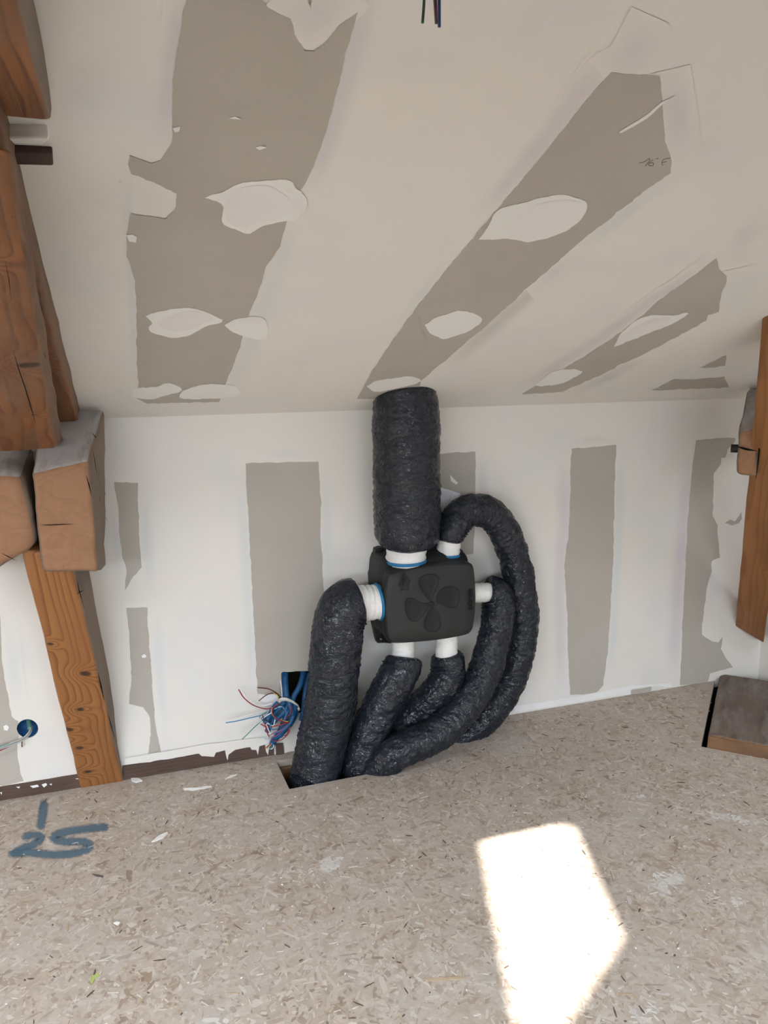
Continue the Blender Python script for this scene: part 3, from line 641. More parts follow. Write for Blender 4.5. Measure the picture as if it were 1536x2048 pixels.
# ================================================================== RIGHT CORNER TRUSS (stands on the 45 degree line)
M_STRUT2 = wood_mat('corner_strut_pine', (.36, .16, .058, 1), (.22, .09, .032, 1), (.21, .085, .034, 1), 45, (.05, .1), knots=[(.45, .04, 0, .012)], rough=.5)
f0 = PW(1471, 1253); s0 = f0.x+f0.y; f1 = PD(1527, 1286, s0)
s1 = s0-1.40
g0, g1 = PD(1525, 640, s1), None
g1 = g0+(f1-f0)*1.0
ext = 1.25; G0, G1 = f0+(g0-f0)*ext, f1+(g1-f1)*ext
bd = Vector((.13, .13, 0))
cst = empty('corner_strut', (f0+f1)/2, label='tall brown strut at the right picture edge, its cut foot ending above the floor timber', cat='timber')
hold(hexa('strut_timber', [[[f0, f0+bd*.5], [f1, f1+bd*.5]], [[G0, G0+bd], [G1, G1+bd]]], [M_STRUT2], None, 0, (24, 6, 5), .006, .003, 8, 21), cst)
ss = s0-.95
q = [PD(1476, 864, ss), PD(1520, 850, ss), PD(1513, 956, ss), PD(1474, 950, ss)]
bv = Vector((.36, .36, 0))
cbe = empty('corner_beam_end', q[3], label='small split beam end clamped beside the corner strut, holding a bolt', cat='timber')
hold(hexa('beam_block', [[[q[3], q[0]], [q[2], q[1]]], [[q[3]+bv, q[0]+bv+Vector((0, 0, .12))], [q[2]+bv, q[1]+bv+Vector((0, 0, .12))]]], [M_SAWN, M_GREYSIDE, M_DUSTY], [0, 0, 1, 1, 1, 2], 0, (5, 6, 9), .018, .006, 14, 23), cbe)
hold(crack([(1474, 893), (1484, 896), (1495, 899), (1515, 902)], lambda x, y: PD(x, y, ss-.012), cbe, 2.2), cbe)
hold(crack([(1521, 850), (1520, 880), (1517, 915), (1512, 958)], lambda x, y: PD(x, y, ss-.012), cbe, 1.8), cbe)  # shaded gap beside the strut, painted as a dark strip
M_IRON = plain('rusty_iron', (.035, .028, .025, 1), .6, .5, .6)
bo = PD(1471, 897, ss+.05); dirn = Vector((-1, 1, 0)).normalized()
hold(sweep('bolt_head', [bo-dirn*.035, bo-dirn*.01, bo+dirn*.014], .014, M_IRON, .01, 6), cbe)

# weathered timber lying in the deck at the foot of the corner
M_OLD = wood_mat('old_grey_wood', (.20, .155, .125, 1), (.085, .062, .05, 1), (.15, .105, .08, 1), 75, (.0, .35), grey=(.25, .215, .19, 1), greyamt=.3, rough=.8, dist=.8)
M_OLDE = wood_mat('worn_edge_wood', (.30, .155, .07, 1), (.16, .085, .045, 1), (.12, .08, .06, 1), 30, rough=.75)
k0 = c0+dv*.022+dp*.018
L_ = .62; ctz = .020
def cz(p, z): return Vector((p.x, p.y, z))
cf = empty('corner_floor_timber', cz(k0+dp*.1, -.02), label='weathered grey timber set into the floor in the right corner', cat='timber')
e0, e1 = k0+dv*.045, k0+dp*(CTW-.03)+dv*.045
hold(hexa('timber_block', [[[cz(e0, -.13), cz(e0, ctz)], [cz(e1, -.13), cz(e1, ctz)]], [[cz(e0+dv*L_, -.13), cz(e0+dv*L_, ctz)], [cz(e1+dv*L_, -.13), cz(e1+dv*L_, ctz)]]], [M_OLD, M_OLDE], [1, 0, 0, 0, 0, 0], 0, (14, 8, 4), .010, .003, 10, 31), cf)
hold(hexa('worn_edge', [[[cz(k0, -.13), cz(k0, -.012)], [cz(k0+dp*(CTW-.03), -.13), cz(k0+dp*(CTW-.03), -.012)]], [[cz(e0, -.13), cz(e0, ctz-.002)], [cz(e1, -.13), cz(e1, ctz-.002)]]], [M_OLDE], None, 1, (3, 8, 4), .006, .003, 12, 33), cf)

# unseen beam added behind the viewer to shade the upper wall and ceiling
hexa('unseen_shade_beam', boxc(XL+.02, XR-.02, -.74, -.50, 1.385, zs(-.5)-.004), M_RAFT, None, 0, (12, 4, 4), .01, .002, 8, 43, label='unseen brown beam added behind the viewer to shade the upper wall and ceiling', cat='timber')
# unseen timber added high in the roof corner to clip the floor sun patch
C_, E_ = PF(1265, 1855), PF(1140, 2048)
upv = Vector((-HX, -HY, 1))
d1 = (C_-E_); d1.z = 0; d1.normalize(); nn = Vector((d1.y, -d1.x, 0))
p0 = C_+upv*1.9-nn*.03
A_, B_ = p0+d1*.33, p0-d1*1.5
hexa('unseen_sun_clipper', [[[A_, A_-Vector((0, 0, .12))], [A_+nn*.24, A_+nn*.24-Vector((0, 0, .12))]], [[B_, B_-Vector((0, 0, .12))], [B_+nn*.24, B_+nn*.24-Vector((0, 0, .12))]]], M_RAFT, None, 0, (10, 4, 3), .006, .001, 8, 41,
     label='unseen brown timber added under the right roof window to clip the sun patch', cat='timber')
#PART3
# ================================================================== VENTILATION UNIT
M_BLACK = plain('black_plastic', (.022, .0235, .0235, 1), .55, .4, var=.25, scale=25)
M_BLACK2 = plain('black_plastic_shell', (.012, .0125, .013, 1), .5, .45, var=.2)
M_EMB = plain('embossed_plastic', (.012, .013, .013, 1), .6, .35)
M_BLUE = plain('blue_seal', (.015, .17, .36, 1), .5, .4)
M_STEEL = plain('screw_steel', (.55, .55, .55, 1), .35, .5, .9)
vu = empty('ventilation_unit', PW(855, 1290, .0), label='black plastic ventilation unit with a raised fan emblem on its lid, fixed to the wall', cat='fan unit')
VO = .20
lid = [(779, 1150), (800, 1143), (835, 1135), (880, 1129), (925, 1127), (944, 1130), (950, 1140), (953, 1177), (953, 1215), (949, 1250), (944, 1264), (930, 1272), (880, 1281), (830, 1286), (795, 1288), (781, 1285), (775, 1270), (772, 1236), (771, 1200), (774, 1165)]
def smooth_loop(px, n=96):
    P = [Vector((x, y, 0)) for x, y in px]; out = catmull(P+[P[0]], 1.0); return [out[int(i*len(out)/n)] for i in range(n)]
lp = smooth_loop(lid); LW = [PW(p.x, p.y, VO) for p in lp]; lc = sum(LW, Vector())/len(LW)
def ringat(scale, off, dz=0.0, dzt=0.0):
    out = []
    for p in LW:
        d = p-lc; q_ = lc+Vector((d.x*scale, 0, d.z*scale)); q_.y = WY-off
        if d.z > 0: q_.z += dzt*min(1, d.z/.08)
        out.append(q_)
    return out
def loft(name, rings, mat, parent, capend=True, **kw):
    n = len(rings[0]); V = [p for r in rings for p in r]; Fc = []
    for i in range(len(rings)-1):
        for k in range(n): Fc.append([i*n+k, i*n+(k+1) % n, (i+1)*n+(k+1) % n, (i+1)*n+k])
    if capend:
        c = sum(rings[-1], Vector())/n; c.y -= .001; V.append(c); b = (len(rings)-1)*n; Fc += [[b+k, b+(k+1) % n, len(V)-1] for k in range(n)]
    o = mesh_obj(name, V, Fc, mat, None, True, parent, **kw)
    bm = bmesh.new(); bm.from_mesh(o.data); bmesh.ops.recalc_face_normals(bm, faces=bm.faces); bm.to_mesh(o.data); bm.free()
    return o
hold(loft('unit_body', [ringat(1.0, .012, dzt=.035), ringat(1.0, .10, dzt=.035), ringat(.985, .145, dzt=.025), ringat(.97, .165, dzt=.005)], M_BLACK2, None, False), vu)
lid_o = hold(loft('lid', [ringat(.985, .155), ringat(1.012, .158), ringat(1.015, .172), ringat(1.006, .186), ringat(.985, .195), ringat(.955, .1995), ringat(.6, .2025), ringat(.25, .2035)], M_BLACK, None), vu)
# fan emblem: four blades and a hub, raised on the lid
def onlid(x, y, h): return PW(x, y, VO+.0035+h)
hubx, huby = 863, 1208
def blade(pxs):
    l = smooth_loop(pxs, 48); c = Vector((sum(p.x for p in l)/48, sum(p.y for p in l)/48, 0))
    def rg(s, h): return [onlid(c.x+(p.x-c.x)*s, c.y+(p.y-c.y)*s, h) for p in l]
    return loft('fan_blade', [rg(1.05, -.004), rg(1.0, .002), rg(.94, .0028), rg(.88, .0012), rg(.4, .001)], M_EMB, None)
def z5(l): return [(720+u/5.12, 1060+v/5.12) for u, v in l]
for b in ([(705, 720), (640, 640), (600, 560), (620, 490), (690, 455), (770, 460), (810, 500), (790, 580), (755, 660), (735, 715)],
          [(775, 700), (810, 630), (870, 585), (950, 580), (1010, 620), (1020, 700), (990, 780), (930, 800), (860, 770), (790, 745)],
          [(740, 785), (790, 830), (820, 900), (825, 970), (790, 1030), (720, 1040), (660, 1000), (665, 920), (695, 850), (720, 800)],
          [(690, 745), (620, 745), (560, 705), (500, 700), (465, 740), (470, 840), (510, 920), (580, 930), (640, 880), (695, 790)]):
    blade(z5(b)).parent = lid_o
sweep('fan_hub', [onlid(hubx, huby, -.004), onlid(hubx, huby, .001), onlid(hubx, huby, .005)], .0095, M_EMB, .003, 24, parent=lid_o)
# direction arrow and raised lettering
def lettering(name, text, px, py, size, rot, ext=.0022, parent=None):
    cu = bpy.data.curves.new(name, 'FONT'); cu.body = text; cu.size = size; cu.extrude = ext; cu.align_x = 'CENTER'; cu.align_y = 'CENTER'; cu.resolution_u = 3
    tmp = bpy.data.objects.new('tmp', cu); COL.objects.link(tmp); bpy.context.view_layer.update()
    me = bpy.data.meshes.new_from_object(tmp.evaluated_get(bpy.context.evaluated_depsgraph_get())); bpy.data.objects.remove(tmp)
    me.name = name; me.materials.clear(); me.materials.append(M_EMB2)
    me.transform(Matrix.Translation(onlid(px, py, .001)) @ Matrix.Rotation(math.pi/2, 4, 'X') @ Matrix.Rotation(rot, 4, 'Z'))
    o = bpy.data.objects.new(name, me); COL.objects.link(o); return o
M_EMB2 = plain('lettering_plastic', (.004, .004, .0045, 1), .4, .5)
lettering('raised_lettering', 'atlantic', 941, 1199, .0265, math.pi/2).parent = lid_o
lettering('raised_lettering', 'OUI', 808, 1163, .0135, math.pi/2).parent = lid_o
def tri_ring(s, h):
    c = Vector((808, 1160)); return [onlid(c.x+(x-c.x)*s, c.y+(y-c.y)*s, h) for x, y in ((796, 1172), (808, 1143), (822, 1163), (818, 1166), (818, 1180), (800, 1182), (800, 1172))]
loft('arrow_emblem', [tri_ring(1.0, -.003), tri_ring(1.0, .0012), tri_ring(.93, .0014), tri_ring(.9, .0004)], M_EMB, lid_o)
# mounting ears on the left with their screws
def ear(px, hole):
    f = [PW(x, y, .03) for x, y in px]; b = [PW(x, y, .03)+Vector((0, .028, 0)) for x, y in px]; n = len(px)
    loopsv = [[Vector((x, y, 0)) for x, y in px]]
    fh = []
    if hole: loopsv.append([Vector((x, y, 0)) for x, y in hole]); fh = [PW(x, y, .03) for x, y in hole]
    t_ = fillpoly(loopsv); V = f+fh; nn_ = len(V); bb = [v+Vector((0, .028, 0)) for v in V]
    Fc = [list(q_) for q_ in t_]+[[nn_+i for i in q_[::-1]] for q_ in t_]
    Fc += [[i, (i+1) % n, nn_+(i+1) % n, nn_+i] for i in range(n)]
    if hole:
        m = len(hole); Fc += [[n+i, n+(i+1) % m, nn_+n+(i+1) % m, nn_+n+i] for i in range(m)]
    o = mesh_obj('mounting_ear', V+bb, Fc, M_BLACK2)
    bm = bmesh.new(); bm.from_mesh(o.data); bmesh.ops.recalc_face_normals(bm, faces=bm.faces); bm.to_mesh(o.data); bm.free(); return hold(o, vu)
ears = [ear(z5([(160, 195), (205, 178), (245, 182), (262, 300), (300, 400), (300, 560), (110, 560), (104, 460), (112, 430), (135, 380)]), None)]
ears.append(ear(z5([(128, 940), (300, 940), (320, 1160), (245, 1155), (180, 1158), (168, 1120), (150, 1040)]), z5([(178, 965), (228, 985), (240, 1092), (205, 1065), (192, 1020)])))
for er, x, y in ((ears[0], 760.5, 1106), (ears[1], 761.5, 1278)):
    p = PW(x, y, .031); sweep('screw', [p, p-Vector((0, .003, 0)), p-Vector((0, .005, 0))], .004, M_STEEL, .002, 10, parent=er)

# ================================================================== INSULATED DUCTS
def film_mat():
    t = NT('dark_plastic_film'); uv = t.n('ShaderNodeTexCoord').outputs['UV']; p = t.geo()
    d = t.noise(p, 26, 2)
    s2 = t.vmath('ADD', t.vmath('MULTIPLY', uv, (80, 4.5, 1)), t.vmath('MULTIPLY', t.n('ShaderNodeCombineXYZ', i_0=d, i_1=d).outputs[0], (9, 3, 0)))
    w1 = t.noise(s2, 1.0, 2, .5); w2 = t.noise(p, 19, 1.5, .5, 1.2)
    rid = t.math('ABSOLUTE', t.math('SUBTRACT', w2, .5)); rid1 = t.math('ABSOLUTE', t.math('SUBTRACT', w1, .5))
    h = t.math('ADD', t.math('MULTIPLY', rid1, -1.9), t.math('MULTIPLY', rid, -.9))
    n = t.bump(h, .55, .010)
    c = t.mix(t.noise(p, 14, 4, .6), (.011, .0135, .0195, 1), (.020, .0245, .034, 1))
    dust = t.ramp(t.noise(p, 9, 5, .65), [(.55, (0, 0, 0)), (.8, (.35, .35, .35))])
    c = t.mix(dust, c, (.032, .036, .044, 1))
    rr = t.n('ShaderNodeMapRange', i_0=t.noise(p, 22, 3), i_1=.3, i_2=.7, i_3=.13, i_4=.26).outputs[0]
    return t.done(c, rr, n, .45)
M_FILM = film_mat()
def tape_mat():
    t = NT('white_tape'); p = t.geo(); a = t.noise(p, 55, 4, .6, 1.0); b = t.noise(t.vmath('MULTIPLY', p, (1, 1, 4)), 60, 3)
    c = t.mix(a, (.74, .73, .70, 1), (.86, .855, .84, 1))
    return t.done(c, .45, t.bump(t.math('ADD', a, t.math('MULTIPLY', b, .6)), .45, .004), .4)
M_TAPE = tape_mat()
def wrinkle(amp, seed, soft=1.0):
    def f(s, tot, th, d, P, cv, r):
        q = Vector((math.cos(th)*1.4+seed*5, math.sin(th)*1.4, s*26+.8*math.sin(th+seed)+.5*math.sin(2*th+seed*2)))
        a = noise.noise(q)
        q2 = Vector((math.cos(th)*2.6+seed, math.sin(th)*2.6+3, s*62+1.3*math.sin(th*1.0+s*9)))
        b = 1-2*abs(noise.noise(q2))
        c = noise.noise(P*14+Vector((seed, 0, 0)))
        b3 = 1-2*abs(noise.noise(P*34+Vector((0, seed, 0))))
        inner = max(0.0, d.dot(cv))           # inside of a bend: folds bunch up
        k = min(1.0, inner*r*1.3)
        fold = math.sin(s*330+3*noise.noise(P*20))*.5
        return amp*(a*1.0+(b*abs(b))*.8*soft+c*.5+(b3*abs(b3))*.3)+amp*2.2*k*(fold-.15)
    return f
def rprof(R, a=.66, b=.9, la=.05, lb=.03):
    def f(s, tot):
        x = min(1, s/la); y = min(1, (tot-s)/lb)
        return R*min(a+(1-a)*math.sqrt(max(0, 1-(1-x)**2)), b+(1-b)*math.sqrt(max(0, 1-(1-y)**2)))
    return f
def duct(label, pts, R, collar, cr, seed, ring=None, a=.66, amp=.0046, ends=(.05, .03), b=.9):
    d = empty('insulated_duct', Vector(pts[0]), label=label, cat='duct', group='dark insulated ducts on the ventilation unit')
    hold(sweep('sleeve', pts, rprof(R, a, b, *ends), M_FILM, .0042, 84, wrinkle(amp, seed)), d)
    hold(sweep('taped_collar', collar, cr, M_TAPE, .004, 48, lambda s, tot, th, dd, P, cv, r: .0016*noise.noise(P*40)+.0012*noise.noise(P*90)+.0012*math.sin(s*300+th)), d)
    if ring:
        p, n_, rr = ring
        torus(p, n_, rr, .0045)
    return d
def torus(p, n_, R, r, nm='blue_seal'):
    n_ = n_.normalized(); u_ = n_.orthogonal().normalized(); v_ = n_.cross(u_); V, Fc = [], []
    for i in range(48):
        a = 2*math.pi*i/48; c = u_*math.cos(a)+v_*math.sin(a)
        for k in range(10): b = 2*math.pi*k/10; V.append(p+c*(R+r*math.cos(b))+n_*r*1.2*math.sin(b))
    for i in range(48):
        for k in range(10): Fc.append([i*10+k, i*10+(k+1) % 10, ((i+1) % 48)*10+(k+1) % 10, ((i+1) % 48)*10+k])
    hold(mesh_obj(nm, V, Fc, M_BLUE, None, True), vu)
def path(l): return [PW(x, y, o) for x, y, o in l]
ZV = Vector((0, 0, 1))
# 1 main duct up to the ceiling
pm = [(815, 1092, .125), (815, 1060, .13), (814, 1000, .132), (813, 920, .132), (812, 850, .132), (812, 800, .132)]
wm = path(pm); top = wm[-1]; wm.append(Vector((top.x, top.y, zs(top.y)+.05)))
duct('thick straight dark duct rising from the unit to the ceiling', wm, .109, path([(811, 1128, .125), (812, 1110, .125), (815, 1085, .125)]), .067, 1, (PW(810.5, 1121, .125), ZV, .069), a=.62, amp=.0036, ends=(.055, .17), b=.70)
# 2 left duct
RP = Vector((PW(771, 1204, .2).x-.004, WY-.132, PW(764, 1204, .14).z))
d1p = [(716, 1203, .14), (697, 1210, .143), (683, 1232, .146), (676, 1262, .15), (669, 1320, .15), (664, 1385, .15), (653, 1445, .15), (640, 1500, .15), (630, 1560, .155), (626, 1620, .16)]
duct('wide dark duct bending down from the left side of the unit to the floor', path(d1p), .083, [RP+Vector((.006, 0, 0)), RP+Vector((-.03, 0, 0))]+path([(704, 1207, .14)]), .0585, 2, (RP, Vector((1, 0, .05)), .0595), a=.8, amp=.0046, ends=(.03, .03))
# 3 bottom left duct
d3p = [(806, 1313, .13), (803, 1335, .14), (788, 1365, .15), (768, 1400, .15), (750, 1440, .15), (735, 1480, .155), (722, 1525, .16), (716, 1590, .16)]
duct('second dark duct from the left, hanging from the left bottom outlet', path(d3p), .064, path([(806, 1270, .115), (806, 1295, .12), (806, 1322, .13)]), .0385, 3, None, a=.72, ends=(.03, .03))
# 4 bottom right duct, tucked behind the next one
d4p = [(893, 1308, .13), (897, 1335, .135), (889, 1368, .14), (858, 1402, .12), (825, 1430, .098), (798, 1462, .086), (782, 1500, .082), (775, 1570, .085)]
duct('short dark duct curling from the right bottom outlet behind its neighbour', path(d4p), .058, path([(893, 1262, .115), (893, 1285, .12), (893, 1313, .13)]), .0385, 4, None, a=.74, ends=(.03, .03))
# 5 right side duct, sweeping along the floor into the hole
d5p = [(977, 1184, .108), (990, 1187, .11), (998, 1212, .118), (993, 1255, .13), (983, 1300, .15), (966, 1352, .17), (940, 1398, .195), (906, 1440, .215), (866, 1472, .23), (822, 1492, .235), (782, 1512, .23), (752, 1545, .20), (742, 1600, .19)]
duct('dark duct from the right side outlet, curving low across the front into the floor', path(d5p), .056, path([(940, 1186, .105), (962, 1185, .105), (988, 1185, .108)]), .034, 5, None, a=.85, ends=(.03, .03))
# 6 outer loop
d6p = [(898, 1082, .12), (903, 1056, .12), (922, 1030, .115), (953, 1020, .105), (984, 1030, .095), (1010, 1066, .085), (1030, 1120, .08), (1042, 1180, .08), (1046, 1240, .08), (1040, 1300, .08), (1020, 1362, .08), (990, 1412, .085), (950, 1455, .09), (905, 1490, .095), (850, 1512, .10)]
duct('outermost glossy dark duct looping over from the top right outlet', path(d6p), .054, path([(896, 1120, .115), (897, 1100, .118), (899, 1074, .12)]), .040, 6, (PW(896.5, 1109, .115), ZV, .042), a=.74, amp=.0048, ends=(.035, .03))
# point where the main duct meets the ceiling
ring_c = PS(812, 785)
# leaflet tucked behind the main duct
M_LEAF = plain('leaflet_paper', (.74, .745, .78, 1), .6, .3)
lv = [PW(872, 972, .022), PW(921, 987, .03), PW(905, 1032, .02), PW(872, 1040, .01)]
lf = mesh_obj('instruction_leaflet', lv+[p+Vector((0, .0015, 0)) for p in lv], [[3, 2, 1, 0], [4, 5, 6, 7], [0, 1, 5, 4], [1, 2, 6, 5], [2, 3, 7, 6], [3, 0, 4, 7]], M_LEAF, label='white folded leaflet tucked behind the thick straight duct', cat='leaflet')
M_INK = plain('leaflet_fold', (.5, .5, .55, 1), .7)
for l in ([(884, 981), (905, 987)], [(884, 988), (902, 993)], [(905, 982), (896, 1010)]):
    sweep('printed_line', [PW(*l[0], .0275), PW((l[0][0]+l[1][0])/2, (l[0][1]+l[1][1])/2, .0275), PW(*l[1], .0275)], .0005, M_INK, .01, 4, parent=lf)
#PART4
# ================================================================== WIRING
M_COND = plain('blue_conduit', (.012, .085, .21, 1), .5, .4, var=.3)
WC = {n: plain('wire_'+n, c, .4, .5) for n, c in dict(red=(.30, .015, .025, 1), blue=(.06, .22, .45, 1), green=(.12, .30, .22, 1), yellow=(.62, .55, .10, 1), white=(.78, .78, .76, 1), brown=(.10, .045, .035, 1), orange=(.45, .12, .07, 1), purple=(.26, .05, .14, 1), grey=(.42, .44, .44, 1)).items()}
def rib(amp, f): return lambda s, tot, th, d, P, cv, r: amp*math.sin(s*f)
cb = empty('cable_bundle', PW(585, 1420, .03), label='tangle of blue conduits and coloured wires tied beside the left duct', cat='cables')
def z6(l, o=None): return [(430+u/7.314, 1320+v/7.314, oo) for u, v, oo in l]
cond = [([(1035, 120, -.04), (1030, 250, -.005), (1035, 400, .02), (1050, 520, .03), (1080, 600, .04), (1110, 700, .045), (1140, 800, .045)], .0085),
        ([(985, 120, -.04), (990, 260, -.01), (1010, 400, .012), (1020, 520, .025), (1000, 620, .035), (930, 720, .04), (830, 800, .045), (690, 880, .05)], .0075),
        ([(1300, 120, -.04), (1280, 250, -.005), (1230, 400, .015), (1160, 520, .022), (1120, 640, .03), (1060, 780, .035), (1010, 900, .04), (930, 1080, .035), (850, 1190, .025), (825, 1270, .02)], .0085),
        ([(1345, 200, -.03), (1330, 360, -.005), (1310, 600, .01), (1290, 760, .012), (1265, 880, .012)], .008),
        ([(1170, 640, .035), (1150, 780, .042), (1110, 900, .05), (1010, 1010, .05), (950, 1110, .045)], .0085),
        ([(920, 620, .04), (860, 690, .045), (800, 800, .05), (760, 880, .055)], .007)]
cond += [([(1090, 620, .03), (1010, 760, .034), (900, 860, .036), (800, 960, .036), (770, 1040, .03)], .0085), ([(1180, 640, .03), (1170, 800, .034), (1080, 960, .038), (960, 1080, .04), (890, 1150, .035), (845, 1220, .025)], .0085), ([(1120, 560, .02), (1060, 700, .025), (960, 800, .028), (850, 860, .03), (720, 900, .04)], .008)]
for i, (l, r) in enumerate(cond): hold(sweep('conduit', path(z6(l)), r*1.15, M_COND, .0025, 14, rib(.0006, 1700)), cb)
wires = [('red', [(345, 430, .05), (430, 560, .052), (560, 660, .05), (720, 712, .045), (830, 700, .05), (930, 640, .055)]), ('white', [(365, 400, .05), (450, 520, .052), (580, 630, .05), (700, 665, .045), (830, 640, .05)]),
         ('brown', [(620, 402, .05), (760, 415, .05), (860, 460, .045), (960, 545, .035), (985, 590, .03)]), ('red', [(630, 405, .045), (800, 430, .045), (920, 500, .04), (965, 570, .03)]), ('brown', [(640, 600, .05), (740, 520, .05), (820, 490, .045), (900, 500, .04), (950, 580, .035)]), ('yellow', [(860, 490, .05), (915, 520, .048), (935, 590, .04)]),
         ('blue', [(158, 918, .08), (330, 890, .075), (500, 850, .07), (650, 815, .06), (760, 770, .05)]), ('white', [(165, 888, .08), (360, 840, .075), (560, 790, .07), (740, 740, .055)]), ('green', [(395, 1158, .075), (480, 1080, .07), (580, 980, .065), (680, 900, .055), (780, 800, .05)]), ('white', [(430, 1150, .072), (520, 1070, .07), (630, 960, .062), (700, 890, .055)]),
         ('yellow', [(840, 690, .06), (825, 760, .065), (870, 830, .068), (960, 880, .068), (1050, 900, .064), (1080, 885, .058)]), ('red', [(870, 670, .062), (835, 720, .067), (850, 800, .07), (930, 870, .07), (1040, 912, .066)]),
         ('red', [(1075, 660, .05), (1120, 720, .056), (1090, 800, .06), (1010, 870, .062)]), ('blue', [(900, 700, .062), (990, 690, .065), (1040, 750, .065), (1030, 830, .063), (1000, 880, .06)]), ('grey', [(870, 720, .06), (960, 680, .063), (1020, 720, .063)]),
         ('red', [(660, 930, .055), (760, 980, .06), (900, 960, .064), (1040, 920, .06), (1100, 900, .055)]), ('orange', [(800, 975, .06), (900, 965, .064), (990, 940, .062), (1090, 905, .056)]), ('white', [(760, 920, .06), (850, 960, .064), (880, 870, .06)]), ('white', [(690, 860, .06), (760, 810, .062), (830, 770, .06)]), ('blue', [(720, 900, .062), (800, 930, .066), (820, 1010, .066), (920, 1010, .06)]),
         ('red', [(720, 910, .056), (745, 990, .06), (770, 1080, .06), (800, 1130, .056)]), ('purple', [(800, 1100, .06), (880, 1060, .063), (980, 1010, .062), (1060, 940, .056)]), ('purple', [(820, 1140, .058), (920, 1090, .06), (1000, 1020, .06)]), ('red', [(1100, 960, .055), (1080, 1060, .06), (1000, 1150, .058), (910, 1185, .05), (840, 1165, .045)]), ('red', [(1090, 980, .052), (1060, 1080, .055), (1010, 1110, .055)]),
         ('blue', [(850, 1080, .062), (950, 1040, .064), (1040, 990, .06), (1100, 920, .055)]), ('white', [(760, 960, .06), (790, 1040, .062), (830, 1090, .06), (900, 1040, .06)]), ('grey', [(740, 1160, .055), (800, 1130, .058), (850, 1120, .056)]), ('green', [(650, 850, .055), (680, 800, .06), (760, 760, .06)]), ('brown', [(690, 800, .06), (720, 870, .063), (790, 900, .06)]),
         ('red', [(860, 1190, .03), (800, 1240, .035), (750, 1285, .03)]), ('white', [(840, 1200, .03), (860, 1250, .035), (830, 1300, .03), (770, 1290, .025)]), ('blue', [(820, 1215, .035), (850, 1240, .038), (800, 1300, .03)]), ('yellow', [(830, 1220, .035), (790, 1270, .032), (765, 1300, .025)]), ('white', [(960, 300, .02), (975, 420, .025), (985, 560, .03)])]
for cn, l in wires: hold(sweep('wire', path(z6(l)), .0018, WC[cn], .004, 7), cb)
# white strap round the bundle
M_STRAP = plain('white_strap', (.60, .59, .56, 1), .5, .4)
sp_ = path(z6([(930, 625, .045), (955, 590, .058), (1010, 575, .066), (1090, 590, .068), (1180, 640, .064), (1235, 690, .055), (1215, 735, .045)]))
Vs, Fs = [], []
cs_ = catmull(sp_, .006)
for p in cs_: Vs += [p+Vector((-.002, 0, .0065)), p+Vector((.002, 0, -.0065)), p+Vector((.002, .002, -.0065)), p+Vector((-.002, .002, .0065))]
for i in range(len(cs_)-1):
    for k in range(4): Fs.append([i*4+k, i*4+(k+1) % 4, (i+1)*4+(k+1) % 4, (i+1)*4+k])
hold(mesh_obj('strap', Vs, Fs, M_STRAP, None, True), cb)

# round flush box in the left bay with its cable
M_BOX = plain('blue_box', (.018, .10, .26, 1), .45, .45, var=.3)
rbc = PW(55, 1457); R1 = (PW(76, 1457)-PW(34, 1457)).length/2
fbx = empty('flush_mounting_box', rbc, label='round blue flush-mounting box sunk in the wall of the left bay', cat='wall box')
n_ = 32; Vb, Fb = [], []
for (rr, dy) in ((R1*1.08, -.0015), (R1*1.08, .0), (R1*.98, .0), (R1*.95, .04), (0.001, .041)):
    for i in range(n_): a = 2*math.pi*i/n_; Vb.append(rbc+Vector((rr*math.cos(a), dy, rr*math.sin(a))))
for j in range(4):
    for i in range(n_): Fb.append([j*n_+i, j*n_+(i+1) % n_, (j+1)*n_+(i+1) % n_, (j+1)*n_+i])
hold(mesh_obj('box_shell', Vb[n_*2:], [[q-n_*2 for q in f] for f in Fb[2*n_:]], M_BOX, None, True), fbx)
hold(sweep('conduit_stub', [rbc+Vector((.0, .035, .012)), rbc+Vector((.004, .015, .002)), rbc+Vector((.006, .004, -.004))], .007, WC['green'], .003, 12), fbx)
cab = empty('grey_cable', rbc, label='thin grey cable hanging out of the round blue wall box', cat='cable')
for cn, l in (('grey', [(62, 1452, -.01), (58, 1464, .012), (46, 1476, .025), (28, 1484, .035), (8, 1492, .045), (-12, 1500, .05)]), ('grey', [(64, 1454, -.012), (60, 1467, .008), (48, 1479, .02), (30, 1488, .03), (6, 1496, .04), (-14, 1504, .045)]),
              ('green', [(40, 1478, .022), (26, 1485, .036), (6, 1491, .046), (-14, 1497, .05)]), ('red', [(34, 1486, .025), (20, 1492, .034), (3, 1500, .04), (-14, 1507, .045)]), ('brown', [(45, 1478, .012), (44, 1486, .012), (44, 1494, .01)])):
    hold(sweep('conductor', path(l), .0017 if cn != 'grey' else .0026, WC[cn], .004, 8), cab)

# three wires hanging out of the ceiling above
hw = empty('hanging_wires', PS(862, -90), label='green, brown and blue wires hanging from the ceiling at the top edge', cat='cables')
yw = PS(862, -90).y
def PY(x, y, yy): return PW(x, y, WY-yy)
for cn, l, r in (('green', [(851, -110), (849, -40), (848, 5), (845, 46)], .0017), ('brown', [(866, -110), (866, -40), (869, 5), (872, 50)], .0013), ('purple', [(868, -110), (870, -40), (873, 8), (873.5, 50)], .0010), ('blue', [(877, -110), (878, -40), (878.5, 5), (878.5, 54)], .0019)):
    hold(sweep('wire', [PY(x, y, yw) for x, y in l], r, {'green': plain('wire_dark_green', (.03, .085, .055, 1), .45), 'blue': plain('wire_dark_blue', (.02, .06, .17, 1), .45)}.get(cn, WC[cn]), .006, 8), hw)

